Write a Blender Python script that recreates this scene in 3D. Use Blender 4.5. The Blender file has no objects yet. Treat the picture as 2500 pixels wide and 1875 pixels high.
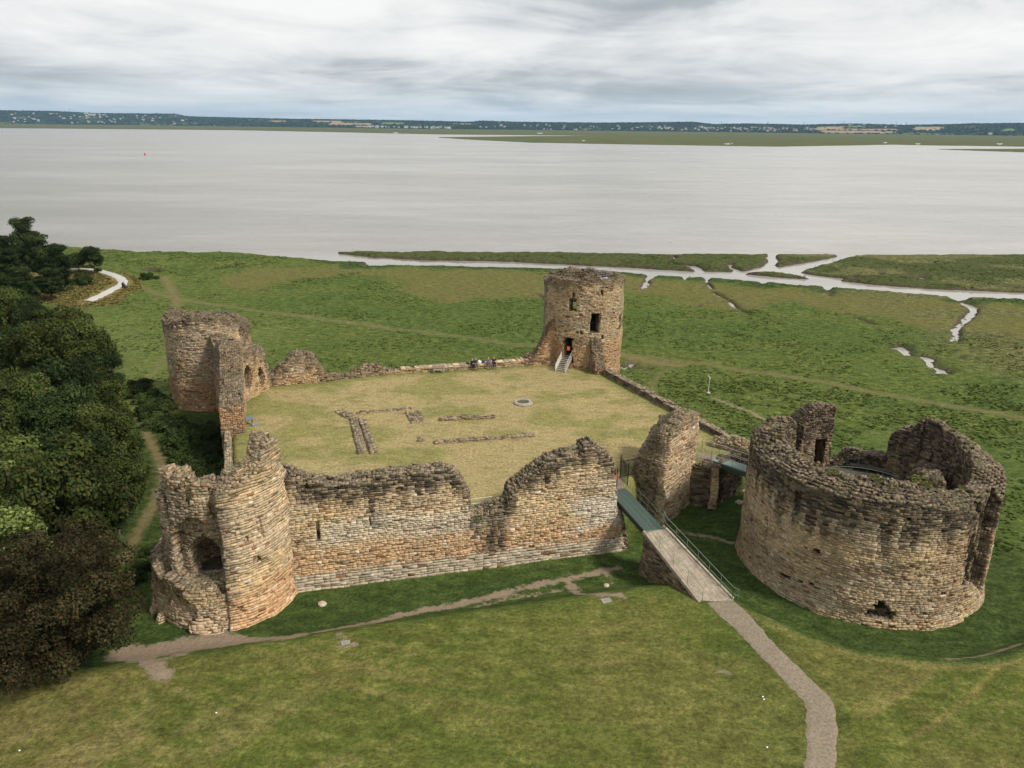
import bpy, bmesh, math, random
import numpy as np
from mathutils import Vector, Matrix, noise as mn

# ---------------------------------------------------------------- camera, sky, sun, exposure
SC = bpy.context.scene
COL = SC.collection
H = 31.0                                  # camera height above the ward lawn (z = 0)
PITCH, ROLL, FPX = math.radians(18.4), math.radians(0.6), 1900.0
cam = bpy.data.cameras.new('camera'); camo = bpy.data.objects.new('camera', cam); COL.objects.link(camo)
cam.sensor_width = 36; cam.lens = FPX / 2500 * 36; cam.clip_start = 0.5; cam.clip_end = 40000
camo.location = (0, 0, H)
camo.rotation_mode = 'QUATERNION'
camo.rotation_quaternion = (Matrix.Rotation(math.radians(90) - PITCH, 3, 'X') @ Matrix.Rotation(ROLL, 3, 'Z')).to_quaternion()
SC.camera = camo
SUN_DIR = Vector((0.80, -0.44, 0.98)).normalized()
SUN_EL = math.asin(SUN_DIR.z); SUN_AZ = math.atan2(SUN_DIR.x, SUN_DIR.y)
sl = bpy.data.lights.new('sun', 'SUN'); slo = bpy.data.objects.new('sun', sl); COL.objects.link(slo)
sl.energy = 3.3; sl.angle = math.radians(9); sl.color = (1, .93, .82)
slo.rotation_euler = SUN_DIR.to_track_quat('Z', 'Y').to_euler()
SC.view_settings.view_transform = 'Standard'; SC.view_settings.look = 'None'
SC.view_settings.exposure = 0.28; SC.view_settings.gamma = 1.0
SC.cycles.max_bounces = 6; SC.cycles.diffuse_bounces = 3; SC.cycles.transparent_max_bounces = 4
SC.cycles.volume_bounces = 0

W = bpy.data.worlds.new('World'); SC.world = W; W.use_nodes = True
def build_world():
    nt = W.node_tree; N = nt.nodes; L = nt.links; N.clear()
    def nd(t, **k):
        n = N.new(t)
        for a, b in k.items(): setattr(n, a, b)
        return n
    out = nd('ShaderNodeOutputWorld'); bg = nd('ShaderNodeBackground')
    sky = nd('ShaderNodeTexSky'); sky.sky_type = 'NISHITA'; sky.sun_disc = False
    sky.sun_elevation = SUN_EL; sky.sun_rotation = SUN_AZ
    sk = nd('ShaderNodeVectorMath', operation='SCALE'); L.new(sky.outputs[0], sk.inputs[0]); sk.inputs[3].default_value = .1
    tc = nd('ShaderNodeTexCoord'); sep = nd('ShaderNodeSeparateXYZ'); L.new(tc.outputs['Generated'], sep.inputs[0])
    def m(op, a, b=None, c=None, clamp=False):
        n = nd('ShaderNodeMath', operation=op); n.use_clamp = clamp
        for i, v in enumerate((a, b, c)):
            if v is None: continue
            if isinstance(v, (int, float)): n.inputs[i].default_value = v
            else: L.new(v, n.inputs[i])
        return n.outputs[0]
    z = m('MAXIMUM', sep.outputs[2], 0.0)
    lz = m('LOGARITHM', m('ADD', z, .035), math.e)           # cloud layers crowd together towards the horizon
    cmb = nd('ShaderNodeCombineXYZ'); L.new(sep.outputs[0], cmb.inputs[0]); L.new(sep.outputs[1], cmb.inputs[1]); L.new(lz, cmb.inputs[2])
    def noi(scale, det, rough, dist, off, sx=1., sz=1.):
        mp = nd('ShaderNodeMapping'); mp.inputs['Location'].default_value = off; mp.inputs['Scale'].default_value = (sx, sx, sz)
        L.new(cmb.outputs[0], mp.inputs[0])
        n = nd('ShaderNodeTexNoise'); n.inputs['Scale'].default_value = scale; n.inputs['Detail'].default_value = det
        n.inputs['Roughness'].default_value = rough; n.inputs['Distortion'].default_value = dist
        L.new(mp.outputs[0], n.inputs['Vector']); return n.outputs[0]
    n1 = noi(1., 8, .56, .35, (3.1, 7.7, 1.4), 2.3, 1.3); n2 = noi(1., 7, .60, .8, (11.3, 2.2, 4), 5.2, 3.3)
    n3 = noi(1., 2, .5, .1, (1.3, 5.2, 9), 1.1, .5); n4 = noi(1., 7, .62, .6, (5.3, 9.2, 2), 11., 7.)
    v = m('ADD', m('ADD', m('MULTIPLY', n1, .54), m('MULTIPLY', n2, .30)), m('ADD', m('MULTIPLY', n3, .38), m('MULTIPLY', n4, .08)))
    cr = nd('ShaderNodeValToRGB'); L.new(v, cr.inputs[0])
    e = cr.color_ramp.elements
    e[0].position = .49; e[0].color = (.36, .395, .425, 1)
    e[1].position = .745; e[1].color = (.90, .90, .89, 1)
    for p, c in ((.56, (.47, .505, .535)), (.61, (.63, .655, .67)), (.67, (.78, .79, .79))):
        k = e.new(p); k.color = (*c, 1)
    # pale blue strip in the thin cloud just above the horizon, with cloud streaks through it
    hz = m('SUBTRACT', 1.0, m('DIVIDE', z, .062, clamp=True), clamp=True)
    hzs = m('MULTIPLY', m('POWER', hz, 1.6), m('MULTIPLY_ADD', n2, -1.1, 1.25, clamp=True), clamp=True)
    mx = nd('ShaderNodeMix', data_type='RGBA'); L.new(hzs, mx.inputs[0]); L.new(cr.outputs[0], mx.inputs[6]); mx.inputs[7].default_value = (.50, .64, .73, 1)
    # clear-sky share between the clouds
    gap = m('MULTIPLY', m('SUBTRACT', .56, v, clamp=True), 1.5, clamp=True)
    m2 = nd('ShaderNodeMix', data_type='RGBA'); L.new(gap, m2.inputs[0]); L.new(mx.outputs[2], m2.inputs[6]); L.new(sk.outputs[0], m2.inputs[7])
    # below the horizon: dull ground light
    bl = m('GREATER_THAN', sep.outputs[2], -.004)
    m3 = nd('ShaderNodeMix', data_type='RGBA'); L.new(bl, m3.inputs[0]); m3.inputs[6].default_value = (.2, .2, .18, 1); L.new(m2.outputs[2], m3.inputs[7])
    L.new(m3.outputs[2], bg.inputs[0]); bg.inputs[1].default_value = .88; L.new(bg.outputs[0], out.inputs[0])
build_world()

# ---------------------------------------------------------------- maths helpers
def ray(px, py):
    u = (px - 1250) / FPX; v = -(py - 937.5) / FPX; c, s = math.cos(ROLL), math.sin(ROLL)
    a, b = u*c - v*s, u*s + v*c
    return np.array([a, math.cos(PITCH) + b*math.sin(PITCH), -math.sin(PITCH) + b*math.cos(PITCH)])
def at(px, py, z):                         # point of the plane at height z seen at a photo pixel
    d = ray(px, py); t = (z - H) / d[2]; return d*t + np.array([0, 0, H])
def atd(px, py, dist):                     # point at a horizontal distance
    d = ray(px, py); t = dist / math.hypot(d[0], d[1]); return d*t + np.array([0, 0, H])
def D(x, y): return (x*1.1302, y*1.1302)
def ZF(ox, oy, k): return lambda x, y: (ox + x*k, oy + y*k)
Z2 = ZF(300, 700, .31646); Z3 = ZF(300, 1025, .31646); Z4 = ZF(900, 1025, .31646); Z5 = ZF(1400, 950, .31646)
Z6 = ZF(1750, 950, .33906); Z7 = ZF(1250, 620, .22604); Z8 = ZF(750, 850, .31646); R6 = ZF(1500, 580, .45208)
U1 = ZF(0, 0, .56535); U2 = ZF(1250, 0, .56535)
def pts(z, f, L): return [tuple(at(*f(*p), z)[:2]) for p in L]

def hsh(i, j, k, seed):
    n = (i.astype(np.int64)*374761393 + j.astype(np.int64)*668265263 + k.astype(np.int64)*2147483647 + seed*974634777) & 0xffffffff
    n = ((n ^ (n >> 13)) * 1274126177) & 0xffffffff
    n = ((n ^ (n >> 16)) * 2246822519) & 0xffffffff
    return ((n ^ (n >> 15)) & 0xffffff) / float(0xffffff)
def vn(x, y, z=0., seed=0):
    x, y, z = np.broadcast_arrays(np.asarray(x, float), np.asarray(y, float), np.asarray(z, float))
    i, j, k = np.floor(x), np.floor(y), np.floor(z); f, g, h = x-i, y-j, z-k
    f, g, h = f*f*(3-2*f), g*g*(3-2*g), h*h*(3-2*h); r = 0
    for a in (0, 1):
        for b in (0, 1):
            for c in (0, 1):
                r = r + hsh(i+a, j+b, k+c, seed) * (f if a else 1-f) * (g if b else 1-g) * (h if c else 1-h)
    return r
def fbm(x, y, z=0., seed=0, o=3):
    r = 0; a = .5; t = 0
    for q in range(o):
        r = r + a*vn(np.asarray(x)*2**q, np.asarray(y)*2**q, np.asarray(z)*2**q, seed+q); t += a; a *= .5
    return r/t
def ss(a, b, x): t = np.clip((x-a)/(b-a), 0, 1); return t*t*(3-2*t)
def seg_d(X, Y, P, closed=False):
    d = np.full(X.shape, 1e9); n = len(P)
    for i in range(n if closed else n-1):
        ax, ay = P[i]; bx, by = P[(i+1) % n]; ux, uy = bx-ax, by-ay; l = ux*ux+uy*uy+1e-12
        t = np.clip(((X-ax)*ux+(Y-ay)*uy)/l, 0, 1)
        d = np.minimum(d, np.hypot(X-ax-t*ux, Y-ay-t*uy))
    return d
def poly_sd(X, Y, P):                      # negative inside
    d = seg_d(X, Y, P, True); ins = np.zeros(X.shape, bool); n = len(P)
    for i in range(n):
        ax, ay = P[i]; bx, by = P[(i+1) % n]
        if ay == by: continue
        c = ((ay > Y) != (by > Y)) & (X < (bx-ax)*(Y-ay)/(by-ay)+ax); ins ^= c
    return np.where(ins, -d, d)
def cr_spline(P, n=6):
    P = [np.array(p, float) for p in P]; Q = [2*P[0]-P[1]]+P+[2*P[-1]-P[-2]]; r = []
    for i in range(1, len(Q)-2):
        for k in range(n):
            t = k/n; a, b, c, d = Q[i-1], Q[i], Q[i+1], Q[i+2]
            r.append(.5*((2*b)+(c-a)*t+(2*a-5*b+4*c-d)*t*t+(3*b-a-3*c+d)*t**3))
    r.append(P[-1]); return r

# ---------------------------------------------------------------- object helpers
def tag(o, label=None, cat=None, group=None, kind=None):
    if label: o['label'] = label
    if cat: o['category'] = cat
    if group: o['group'] = group
    if kind: o['kind'] = kind
    return o
def empty(name, loc=(0, 0, 0), rz=0.):
    o = bpy.data.objects.new(name, None); COL.objects.link(o); o.location = loc; o.rotation_euler = (0, 0, rz)
    o.empty_display_size = .3; return o
def link(name, me, mat=None, parent=None):
    o = bpy.data.objects.new(name, me); COL.objects.link(o)
    if mat and not me.materials: me.materials.append(mat)
    if parent: o.parent = parent
    return o
def np_mesh(name, V, F, cols=None, smooth=False, mats=None):
    me = bpy.data.meshes.new(name); V = np.asarray(V, np.float32); F = np.asarray(F, np.int32); k = F.shape[1]
    me.vertices.add(len(V)); me.vertices.foreach_set('co', V.ravel())
    me.loops.add(F.size); me.loops.foreach_set('vertex_index', F.ravel())
    me.polygons.add(len(F)); me.polygons.foreach_set('loop_start', np.arange(0, F.size, k, dtype=np.int32))
    me.polygons.foreach_set('loop_total', np.full(len(F), k, np.int32))
    if cols is not None:
        for nm, c in cols.items():
            c = np.asarray(c, np.float32)
            if c.ndim == 1:
                a = me.attributes.new(nm, 'FLOAT', 'POINT'); a.data.foreach_set('value', c)
            else:
                a = me.attributes.new(nm, 'FLOAT_COLOR', 'POINT')
                a.data.foreach_set('color', np.c_[c, np.ones(len(c))].astype(np.float32).ravel())
    if smooth: me.polygons.foreach_set('use_smooth', np.ones(len(F), bool))
    me.update(calc_edges=True); me.validate(); return me
def copy_tree(o, parent=None):
    c = o.copy(); COL.objects.link(c)
    if parent: c.parent = parent
    for ch in [x for x in KIDS.get(o.name, [])]:
        d = ch.copy(); COL.objects.link(d); d.parent = c
    return c
KIDS = {}

class MB:
    def __init__(s): s.v = []; s.f = []
    def box(s, c, size, R=None):
        b = len(s.v); R = R or Matrix.Identity(3)
        for x in (-.5, .5):
            for y in (-.5, .5):
                for z in (-.5, .5): s.v.append(tuple(Vector(c) + R @ Vector((x*size[0], y*size[1], z*size[2]))))
        for q in ((0, 1, 3, 2), (4, 6, 7, 5), (0, 4, 5, 1), (2, 3, 7, 6), (0, 2, 6, 4), (1, 5, 7, 3)): s.f.append([b+i for i in q])
        return s
    def beam(s, a, b, w, h):               # box beam a->b
        a, b = Vector(a), Vector(b); d = b-a; x = d.normalized(); up = Vector((0, 0, 1))
        if abs(x.z) > .98: up = Vector((1, 0, 0))
        y = up.cross(x).normalized(); z = x.cross(y); R = Matrix((x, y, z)).transposed()
        return s.box((a+b)/2, (d.length, w, h), R)
    def tube(s, P, r, n=6):
        P = [Vector(p) for p in P]
        for i in range(len(P)-1):
            a, b = P[i], P[i+1]; x = (b-a).normalized(); up = Vector((0, 0, 1)) if abs(x.z) < .95 else Vector((1, 0, 0))
            y = x.cross(up).normalized(); z = x.cross(y); k = len(s.v)
            for p in (a, b):
                for j in range(n):
                    t = 2*math.pi*j/n; s.v.append(tuple(p + r*(math.cos(t)*y + math.sin(t)*z)))
            for j in range(n): s.f.append([k+j, k+(j+1) % n, k+n+(j+1) % n, k+n+j])
            s.f.append([k+j for j in range(n)][::-1]); s.f.append([k+n+j for j in range(n)])
        return s
    def lathe(s, prof, n=16, c=(0, 0, 0), close=False):
        k = len(s.v)
        for (r, z) in prof:
            for j in range(n):
                t = 2*math.pi*j/n; s.v.append((c[0]+r*math.cos(t), c[1]+r*math.sin(t), c[2]+z))
        m = len(prof)
        for i in range(m if close else m-1):
            a, b = i, (i+1) % m
            for j in range(n): s.f.append([k+a*n+j, k+a*n+(j+1) % n, k+b*n+(j+1) % n, k+b*n+j])
        return s
    def cap(s, r, z, n, c=(0, 0, 0), flip=False):
        k = len(s.v)
        for j in range(n): t = 2*math.pi*j/n; s.v.append((c[0]+r*math.cos(t), c[1]+r*math.sin(t), c[2]+z))
        f = [k+j for j in range(n)]; s.f.append(f[::-1] if flip else f); return s
    def mesh(s, name, smooth=False):
        me = bpy.data.meshes.new(name); me.from_pydata(s.v, [], s.f); me.update()
        if smooth: me.polygons.foreach_set('use_smooth', [True]*len(me.polygons))
        return me
    def build(s, name, mat, parent=None, bevel=0., smooth=False):
        me = s.mesh(name, smooth); o = link(name, me, mat, parent)
        if bevel:
            b = o.modifiers.new('bevel', 'BEVEL'); b.width = bevel; b.segments = 1
        return o

# ---------------------------------------------------------------- materials
def mat_new(name):
    m = bpy.data.materials.new(name); m.use_nodes = True; nt = m.node_tree
    return m, nt, nt.nodes, nt.links, nt.nodes['Principled BSDF']
def mth(nt, op, a, b=None, clamp=False):
    n = nt.nodes.new('ShaderNodeMath'); n.operation = op; n.use_clamp = clamp
    for i, v in enumerate((a, b)):
        if v is None: continue
        if isinstance(v, (int, float)): n.inputs[i].default_value = v
        else: nt.links.new(v, n.inputs[i])
    return n.outputs[0]
def noi(nt, vec, scale, det=4, rough=.6, dist=0.):
    n = nt.nodes.new('ShaderNodeTexNoise'); n.inputs['Scale'].default_value = scale; n.inputs['Detail'].default_value = det
    n.inputs['Roughness'].default_value = rough; n.inputs['Distortion'].default_value = dist
    if vec is not None: nt.links.new(vec, n.inputs['Vector'])
    return n.outputs[0]
def rng(nt, v, a, b, c, d):
    n = nt.nodes.new('ShaderNodeMapRange'); nt.links.new(v, n.inputs[0])
    for i, q in enumerate((a, b, c, d)): n.inputs[i+1].default_value = q
    return n.outputs[0]
def mixc(nt, f, a, b, bt='MIX'):
    n = nt.nodes.new('ShaderNodeMix'); n.data_type = 'RGBA'; n.blend_type = bt
    for i, v in ((0, f), (6, a), (7, b)):
        if isinstance(v, (int, float)): n.inputs[i].default_value = v
        elif isinstance(v, tuple): n.inputs[i].default_value = (*v, 1) if len(v) == 3 else v
        else: nt.links.new(v, n.inputs[i])
    return n.outputs[2]
def geo(nt): return nt.nodes.new('ShaderNodeNewGeometry').outputs['Position']
def objc(nt): return nt.nodes.new('ShaderNodeTexCoord').outputs['Object']
def attr(nt, name, out='Color'):
    n = nt.nodes.new('ShaderNodeAttribute'); n.attribute_name = name; return n.outputs[out]
def bump(nt, h, st, dist, bs):
    n = nt.nodes.new('ShaderNodeBump'); n.inputs['Strength'].default_value = st; n.inputs['Distance'].default_value = dist
    nt.links.new(h, n.inputs['Height']); nt.links.new(n.outputs[0], bs.inputs['Normal'])
def scal(nt, c, f):
    n = nt.nodes.new('ShaderNodeVectorMath'); n.operation = 'SCALE'; nt.links.new(c, n.inputs[0])
    if isinstance(f, (int, float)): n.inputs[3].default_value = f
    else: nt.links.new(f, n.inputs[3])
    return n.outputs[0]
def plain(name, col, rough=.7, metal=0., var=.25, scale=6., spec=.3):
    m, nt, N, L, bs = mat_new(name); v = noi(nt, objc(nt), scale, 5)
    r = nt.nodes.new('ShaderNodeRGB'); r.outputs[0].default_value = (*col, 1)
    L.new(scal(nt, r.outputs[0], rng(nt, v, .3, .7, 1-var, 1+var)), bs.inputs['Base Color'])
    bs.inputs['Roughness'].default_value = rough; bs.inputs['Metallic'].default_value = metal; bs.inputs['Specular IOR Level'].default_value = spec
    bump(nt, v, .25, .02, bs); return m

def mat_stone():
    m, nt, N, L, bs = mat_new('weathered_sandstone'); p = geo(nt)
    a = noi(nt, p, 3.2, 6, .7); b = noi(nt, p, 17., 4, .65)
    f = mth(nt, 'MULTIPLY', rng(nt, a, .28, .72, .72, 1.28), rng(nt, b, .25, .75, .62, 1.38))
    c = scal(nt, attr(nt, 'col'), f)
    # lichen and moss flecks
    lk = rng(nt, noi(nt, p, 5.5, 5, .7), .60, .68, 0, .55)
    c = mixc(nt, mth(nt, 'MULTIPLY', lk, attr(nt, 'moss', 'Fac')), c, (.075, .075, .030))
    L.new(c, bs.inputs['Base Color']); bs.inputs['Roughness'].default_value = .95; bs.inputs['Specular IOR Level'].default_value = .12
    bump(nt, mth(nt, 'ADD', a, mth(nt, 'MULTIPLY', b, .6)), .7, .08, bs); return m
M_STONE = mat_stone()

def mat_ground():
    m, nt, N, L, bs = mat_new('grassy_ground'); p = geo(nt)
    mp = nt.nodes.new('ShaderNodeMapping'); mp.inputs['Scale'].default_value = (.8, 1.25, 1); mp.inputs['Rotation'].default_value = (0, 0, .25); L.new(p, mp.inputs[0])
    big = noi(nt, p, .16, 5, .62); mid = noi(nt, mp.outputs[0], .9, 6, .68); fin = noi(nt, p, 3.6, 5, .7); vf = noi(nt, p, 13., 3, .6)
    tuft = attr(nt, 'tuft', 'Fac'); soft = attr(nt, 'soft', 'Fac')
    f = mth(nt, 'MULTIPLY', rng(nt, mid, .32, .68, .62, 1.38), rng(nt, fin, .30, .70, .45, 1.55))
    f = mth(nt, 'MULTIPLY', f, rng(nt, vf, .28, .72, .58, 1.45))
    f2 = mth(nt, 'ADD', 1.0, mth(nt, 'MULTIPLY', mth(nt, 'SUBTRACT', f, 1.0), mth(nt, 'ADD', .55, mth(nt, 'MULTIPLY', tuft, .75))))
    c = attr(nt, 'col')
    c = mixc(nt, rng(nt, big, .42, .62, 0, .32), c, attr(nt, 'col2'))
    c = mixc(nt, rng(nt, mid, .50, .62, 0, .6), c, attr(nt, 'col2'))
    c = scal(nt, c, f2)
    # bare earth where the trodden distance is small, with a ragged edge
    e = mth(nt, 'ADD', attr(nt, 'dirt', 'Fac'), mth(nt, 'ADD', rng(nt, noi(nt, p, 1.1, 5, .7), .3, .7, -.40, .40), rng(nt, fin, .3, .7, -.22, .22)))
    em = mth(nt, 'MULTIPLY', rng(nt, mth(nt, 'DIVIDE', e, soft), -.12, .16, 1, 0), rng(nt, soft, 1, 6, 1, .8))
    d = scal(nt, attr(nt, 'dcol'), mth(nt, 'MULTIPLY', rng(nt, fin, .3, .7, .82, 1.18), rng(nt, vf, .3, .7, .85, 1.15)))
    c = mixc(nt, em, c, d)
    L.new(c, bs.inputs['Base Color']); bs.inputs['Roughness'].default_value = .95; bs.inputs['Specular IOR Level'].default_value = .08
    hgt = mth(nt, 'MULTIPLY', mth(nt, 'ADD', mid, mth(nt, 'MULTIPLY', fin, .5)), mth(nt, 'ADD', .25, tuft))
    bump(nt, hgt, .9, .35, bs); return m
def mat_water():
    m, nt, N, L, bs = mat_new('silty_estuary_water'); p = geo(nt)
    mp = nt.nodes.new('ShaderNodeMapping'); mp.inputs['Scale'].default_value = (.6, 1.6, 1); L.new(p, mp.inputs[0])
    w = noi(nt, mp.outputs[0], .35, 6, .65); b = noi(nt, mp.outputs[0], .006, 5, .6)
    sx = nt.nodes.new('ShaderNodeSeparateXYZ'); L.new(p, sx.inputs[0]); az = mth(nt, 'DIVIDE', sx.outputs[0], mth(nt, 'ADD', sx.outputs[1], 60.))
    sky_depth_tone = mth(nt, 'ADD', rng(nt, az, -.62, .25, 0, 1), rng(nt, b, .35, .65, -.25, .25))      # painted sky reflection and depth: darker brown left, paler right, with random patches
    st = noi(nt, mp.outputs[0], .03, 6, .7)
    c = mixc(nt, sky_depth_tone, (.135, .122, .092), (.325, .31, .275)); c = scal(nt, c, mth(nt, 'MULTIPLY', rng(nt, st, .35, .65, .88, 1.12), rng(nt, w, .35, .65, .93, 1.07)))
    L.new(c, bs.inputs['Base Color']); bs.inputs['Roughness'].default_value = .22; bs.inputs['IOR'].default_value = 1.33
    calm = rng(nt, sx.outputs[1], 222., 240., 0, 1); n_ = nt.nodes.new('ShaderNodeBump'); n_.inputs['Distance'].default_value = .3
    L.new(mth(nt, 'MULTIPLY', calm, .55), n_.inputs['Strength']); L.new(w, n_.inputs['Height']); L.new(n_.outputs[0], bs.inputs['Normal']); L.new(rng(nt, calm, 0, 1, .06, .22), bs.inputs['Roughness']); return m
def mat_leaf(name):
    m, nt, N, L, bs = mat_new(name); c = attr(nt, 'col')
    oi = nt.nodes.new('ShaderNodeObjectInfo')
    c = scal(nt, c, rng(nt, oi.outputs['Random'], 0, 1, .8, 1.25))
    L.new(c, bs.inputs['Base Color']); bs.inputs['Roughness'].default_value = .8; bs.inputs['Specular IOR Level'].default_value = .12
    tr = N.new('ShaderNodeBsdfTranslucent'); L.new(c, tr.inputs[0]); mx = N.new('ShaderNodeMixShader'); mx.inputs[0].default_value = .2
    L.new(bs.outputs[0], mx.inputs[1]); L.new(tr.outputs[0], mx.inputs[2]); L.new(mx.outputs[0], N['Material Output'].inputs[0]); return m
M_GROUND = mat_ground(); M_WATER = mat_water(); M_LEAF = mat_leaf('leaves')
M_BARK = plain('bark', (.09, .07, .05), .95, var=.4)
M_CONC = plain('worn_concrete', (.205, .168, .122), .95, var=.34, scale=6)
def mat_slab():
    m, nt, N, L, bs = mat_new('ramp_paving'); p = geo(nt); mp = N.new('ShaderNodeMapping'); mp.inputs['Rotation'].default_value = (0, 0, 1.04); L.new(p, mp.inputs[0])
    bt = N.new('ShaderNodeTexBrick'); L.new(mp.outputs[0], bt.inputs[0]); bt.inputs['Scale'].default_value = 1.; bt.inputs['Brick Width'].default_value = .62; bt.inputs['Row Height'].default_value = .34; bt.inputs['Mortar Size'].default_value = .025
    bt.inputs['Color1'].default_value = (.335, .285, .22, 1); bt.inputs['Color2'].default_value = (.30, .255, .195, 1); bt.inputs['Mortar'].default_value = (.23, .19, .145, 1)
    L.new(scal(nt, bt.outputs[0], rng(nt, noi(nt, p, 1.6, 6, .7), .3, .7, .68, 1.25)), bs.inputs['Base Color']); bs.inputs['Roughness'].default_value = .95; bs.inputs['Specular IOR Level'].default_value = .15; return m
M_SLAB = mat_slab()
M_WHITEPATH = plain('pale_gravel', (.43, .41, .385), .95, var=.08)
M_GREEN = plain('green_deck', (.050, .078, .064), .6, var=.15, scale=3)
M_RAILG = plain('green_painted_rail', (.15, .19, .15), .5, var=.1)
M_STEEL = plain('galvanised_steel', (.55, .54, .50), .45, .4, var=.1)
M_DARKIRON = plain('dark_iron', (.02, .021, .022), .5, .3, var=.2)
M_ORANGE = plain('orange_sign_panel', (.80, .13, .06), .5, var=.03)
M_WOOD = plain('weathered_oak', (.30, .25, .20), .85, var=.25, scale=12)
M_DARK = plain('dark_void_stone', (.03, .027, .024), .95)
M_GREY = plain('grey_slate', (.20, .22, .23), .7, var=.2)
M_WHITE = plain('white_plastic', (.78, .78, .76), .5, var=.04)

# ---------------------------------------------------------------- masonry
RS = np.random.RandomState(7)
def mix3(a, b, t): t = np.asarray(t)[..., None]; return np.asarray(a)*(1-t)+np.asarray(b)*t
CREAM, GREYS, ORNG, BRWN, DARKL, PALE = (np.array(c) for c in ((.50, .37, .215), (.42, .325, .215), (.48, .285, .15), (.31, .215, .13), (.052, .043, .032), (.56, .48, .37)))
def stone_col(x, y, z, top, kind, r, o):
    """colour of each stone: warm/grey beds, iron-red beds, black lichen under the wall head, extra stains and painted shade"""
    n = len(z)
    g = fbm(x/3.5, y/3.5, z/1.6, 11); h = fbm(x/2.2+9, y/2.2, z/.9, 23)
    c = mix3(CREAM, GREYS, ss(.35, .65, g))
    c = mix3(c, BRWN, ss(o.get('br', .55), o.get('br', .55)+.22, h)*.7)
    xa = o.get('redm'); rm = xa(x, y) if xa else 1.
    red = rm*ss(o.get('redz', -9)+1.2, o.get('redz', -9)-.9, z + (h-.5)*2.4)*o.get('red', .85)
    c = mix3(c, ORNG, red*(.55+.45*(r > .3)))
    pl = ss(o.get('pz', -99)+.35, o.get('pz', -99)-.05, z+(h-.5)*.2); c = mix3(c, PALE*.82, pl*.75)
    c = c*(.83+.34*RS.rand(n))[:, None]
    k = RS.rand(n); c = np.where((k > .965)[:, None], BRWN*np.array([1., .75, .7])*.8, c); c = np.where((k < .035)[:, None], PALE, c)
    st = fbm(x*1.5, y*1.5, z*.16, 31, 3); d = top - z
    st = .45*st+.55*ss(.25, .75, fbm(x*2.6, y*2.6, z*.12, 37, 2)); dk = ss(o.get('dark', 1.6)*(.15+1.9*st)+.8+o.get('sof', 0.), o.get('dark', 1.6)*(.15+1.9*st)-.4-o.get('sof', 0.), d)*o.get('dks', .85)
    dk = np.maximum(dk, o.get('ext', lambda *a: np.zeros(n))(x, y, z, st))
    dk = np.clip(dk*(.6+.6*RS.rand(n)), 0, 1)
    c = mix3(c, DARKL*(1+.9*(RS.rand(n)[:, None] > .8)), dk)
    if 'tint' in o:
        tm, tc = o['tint'](x, y, z); c = mix3(c, np.array(tc)*(.8+.4*RS.rand(n))[:, None], tm)
    ru = (kind == 1)
    rc = mix3(DARKL*2.3, GREYS*.78, RS.rand(n)**1.3*.85); rc = mix3(rc, np.array([.12, .115, .05]), (fbm(x*.8, y*.8, 0, 41) > .55)*.45*o.get('moss', 1.))
    c = np.where(ru[:, None], rc*o.get('topc', 1.), c)
    return c*o.get('gain', 1.)
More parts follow.
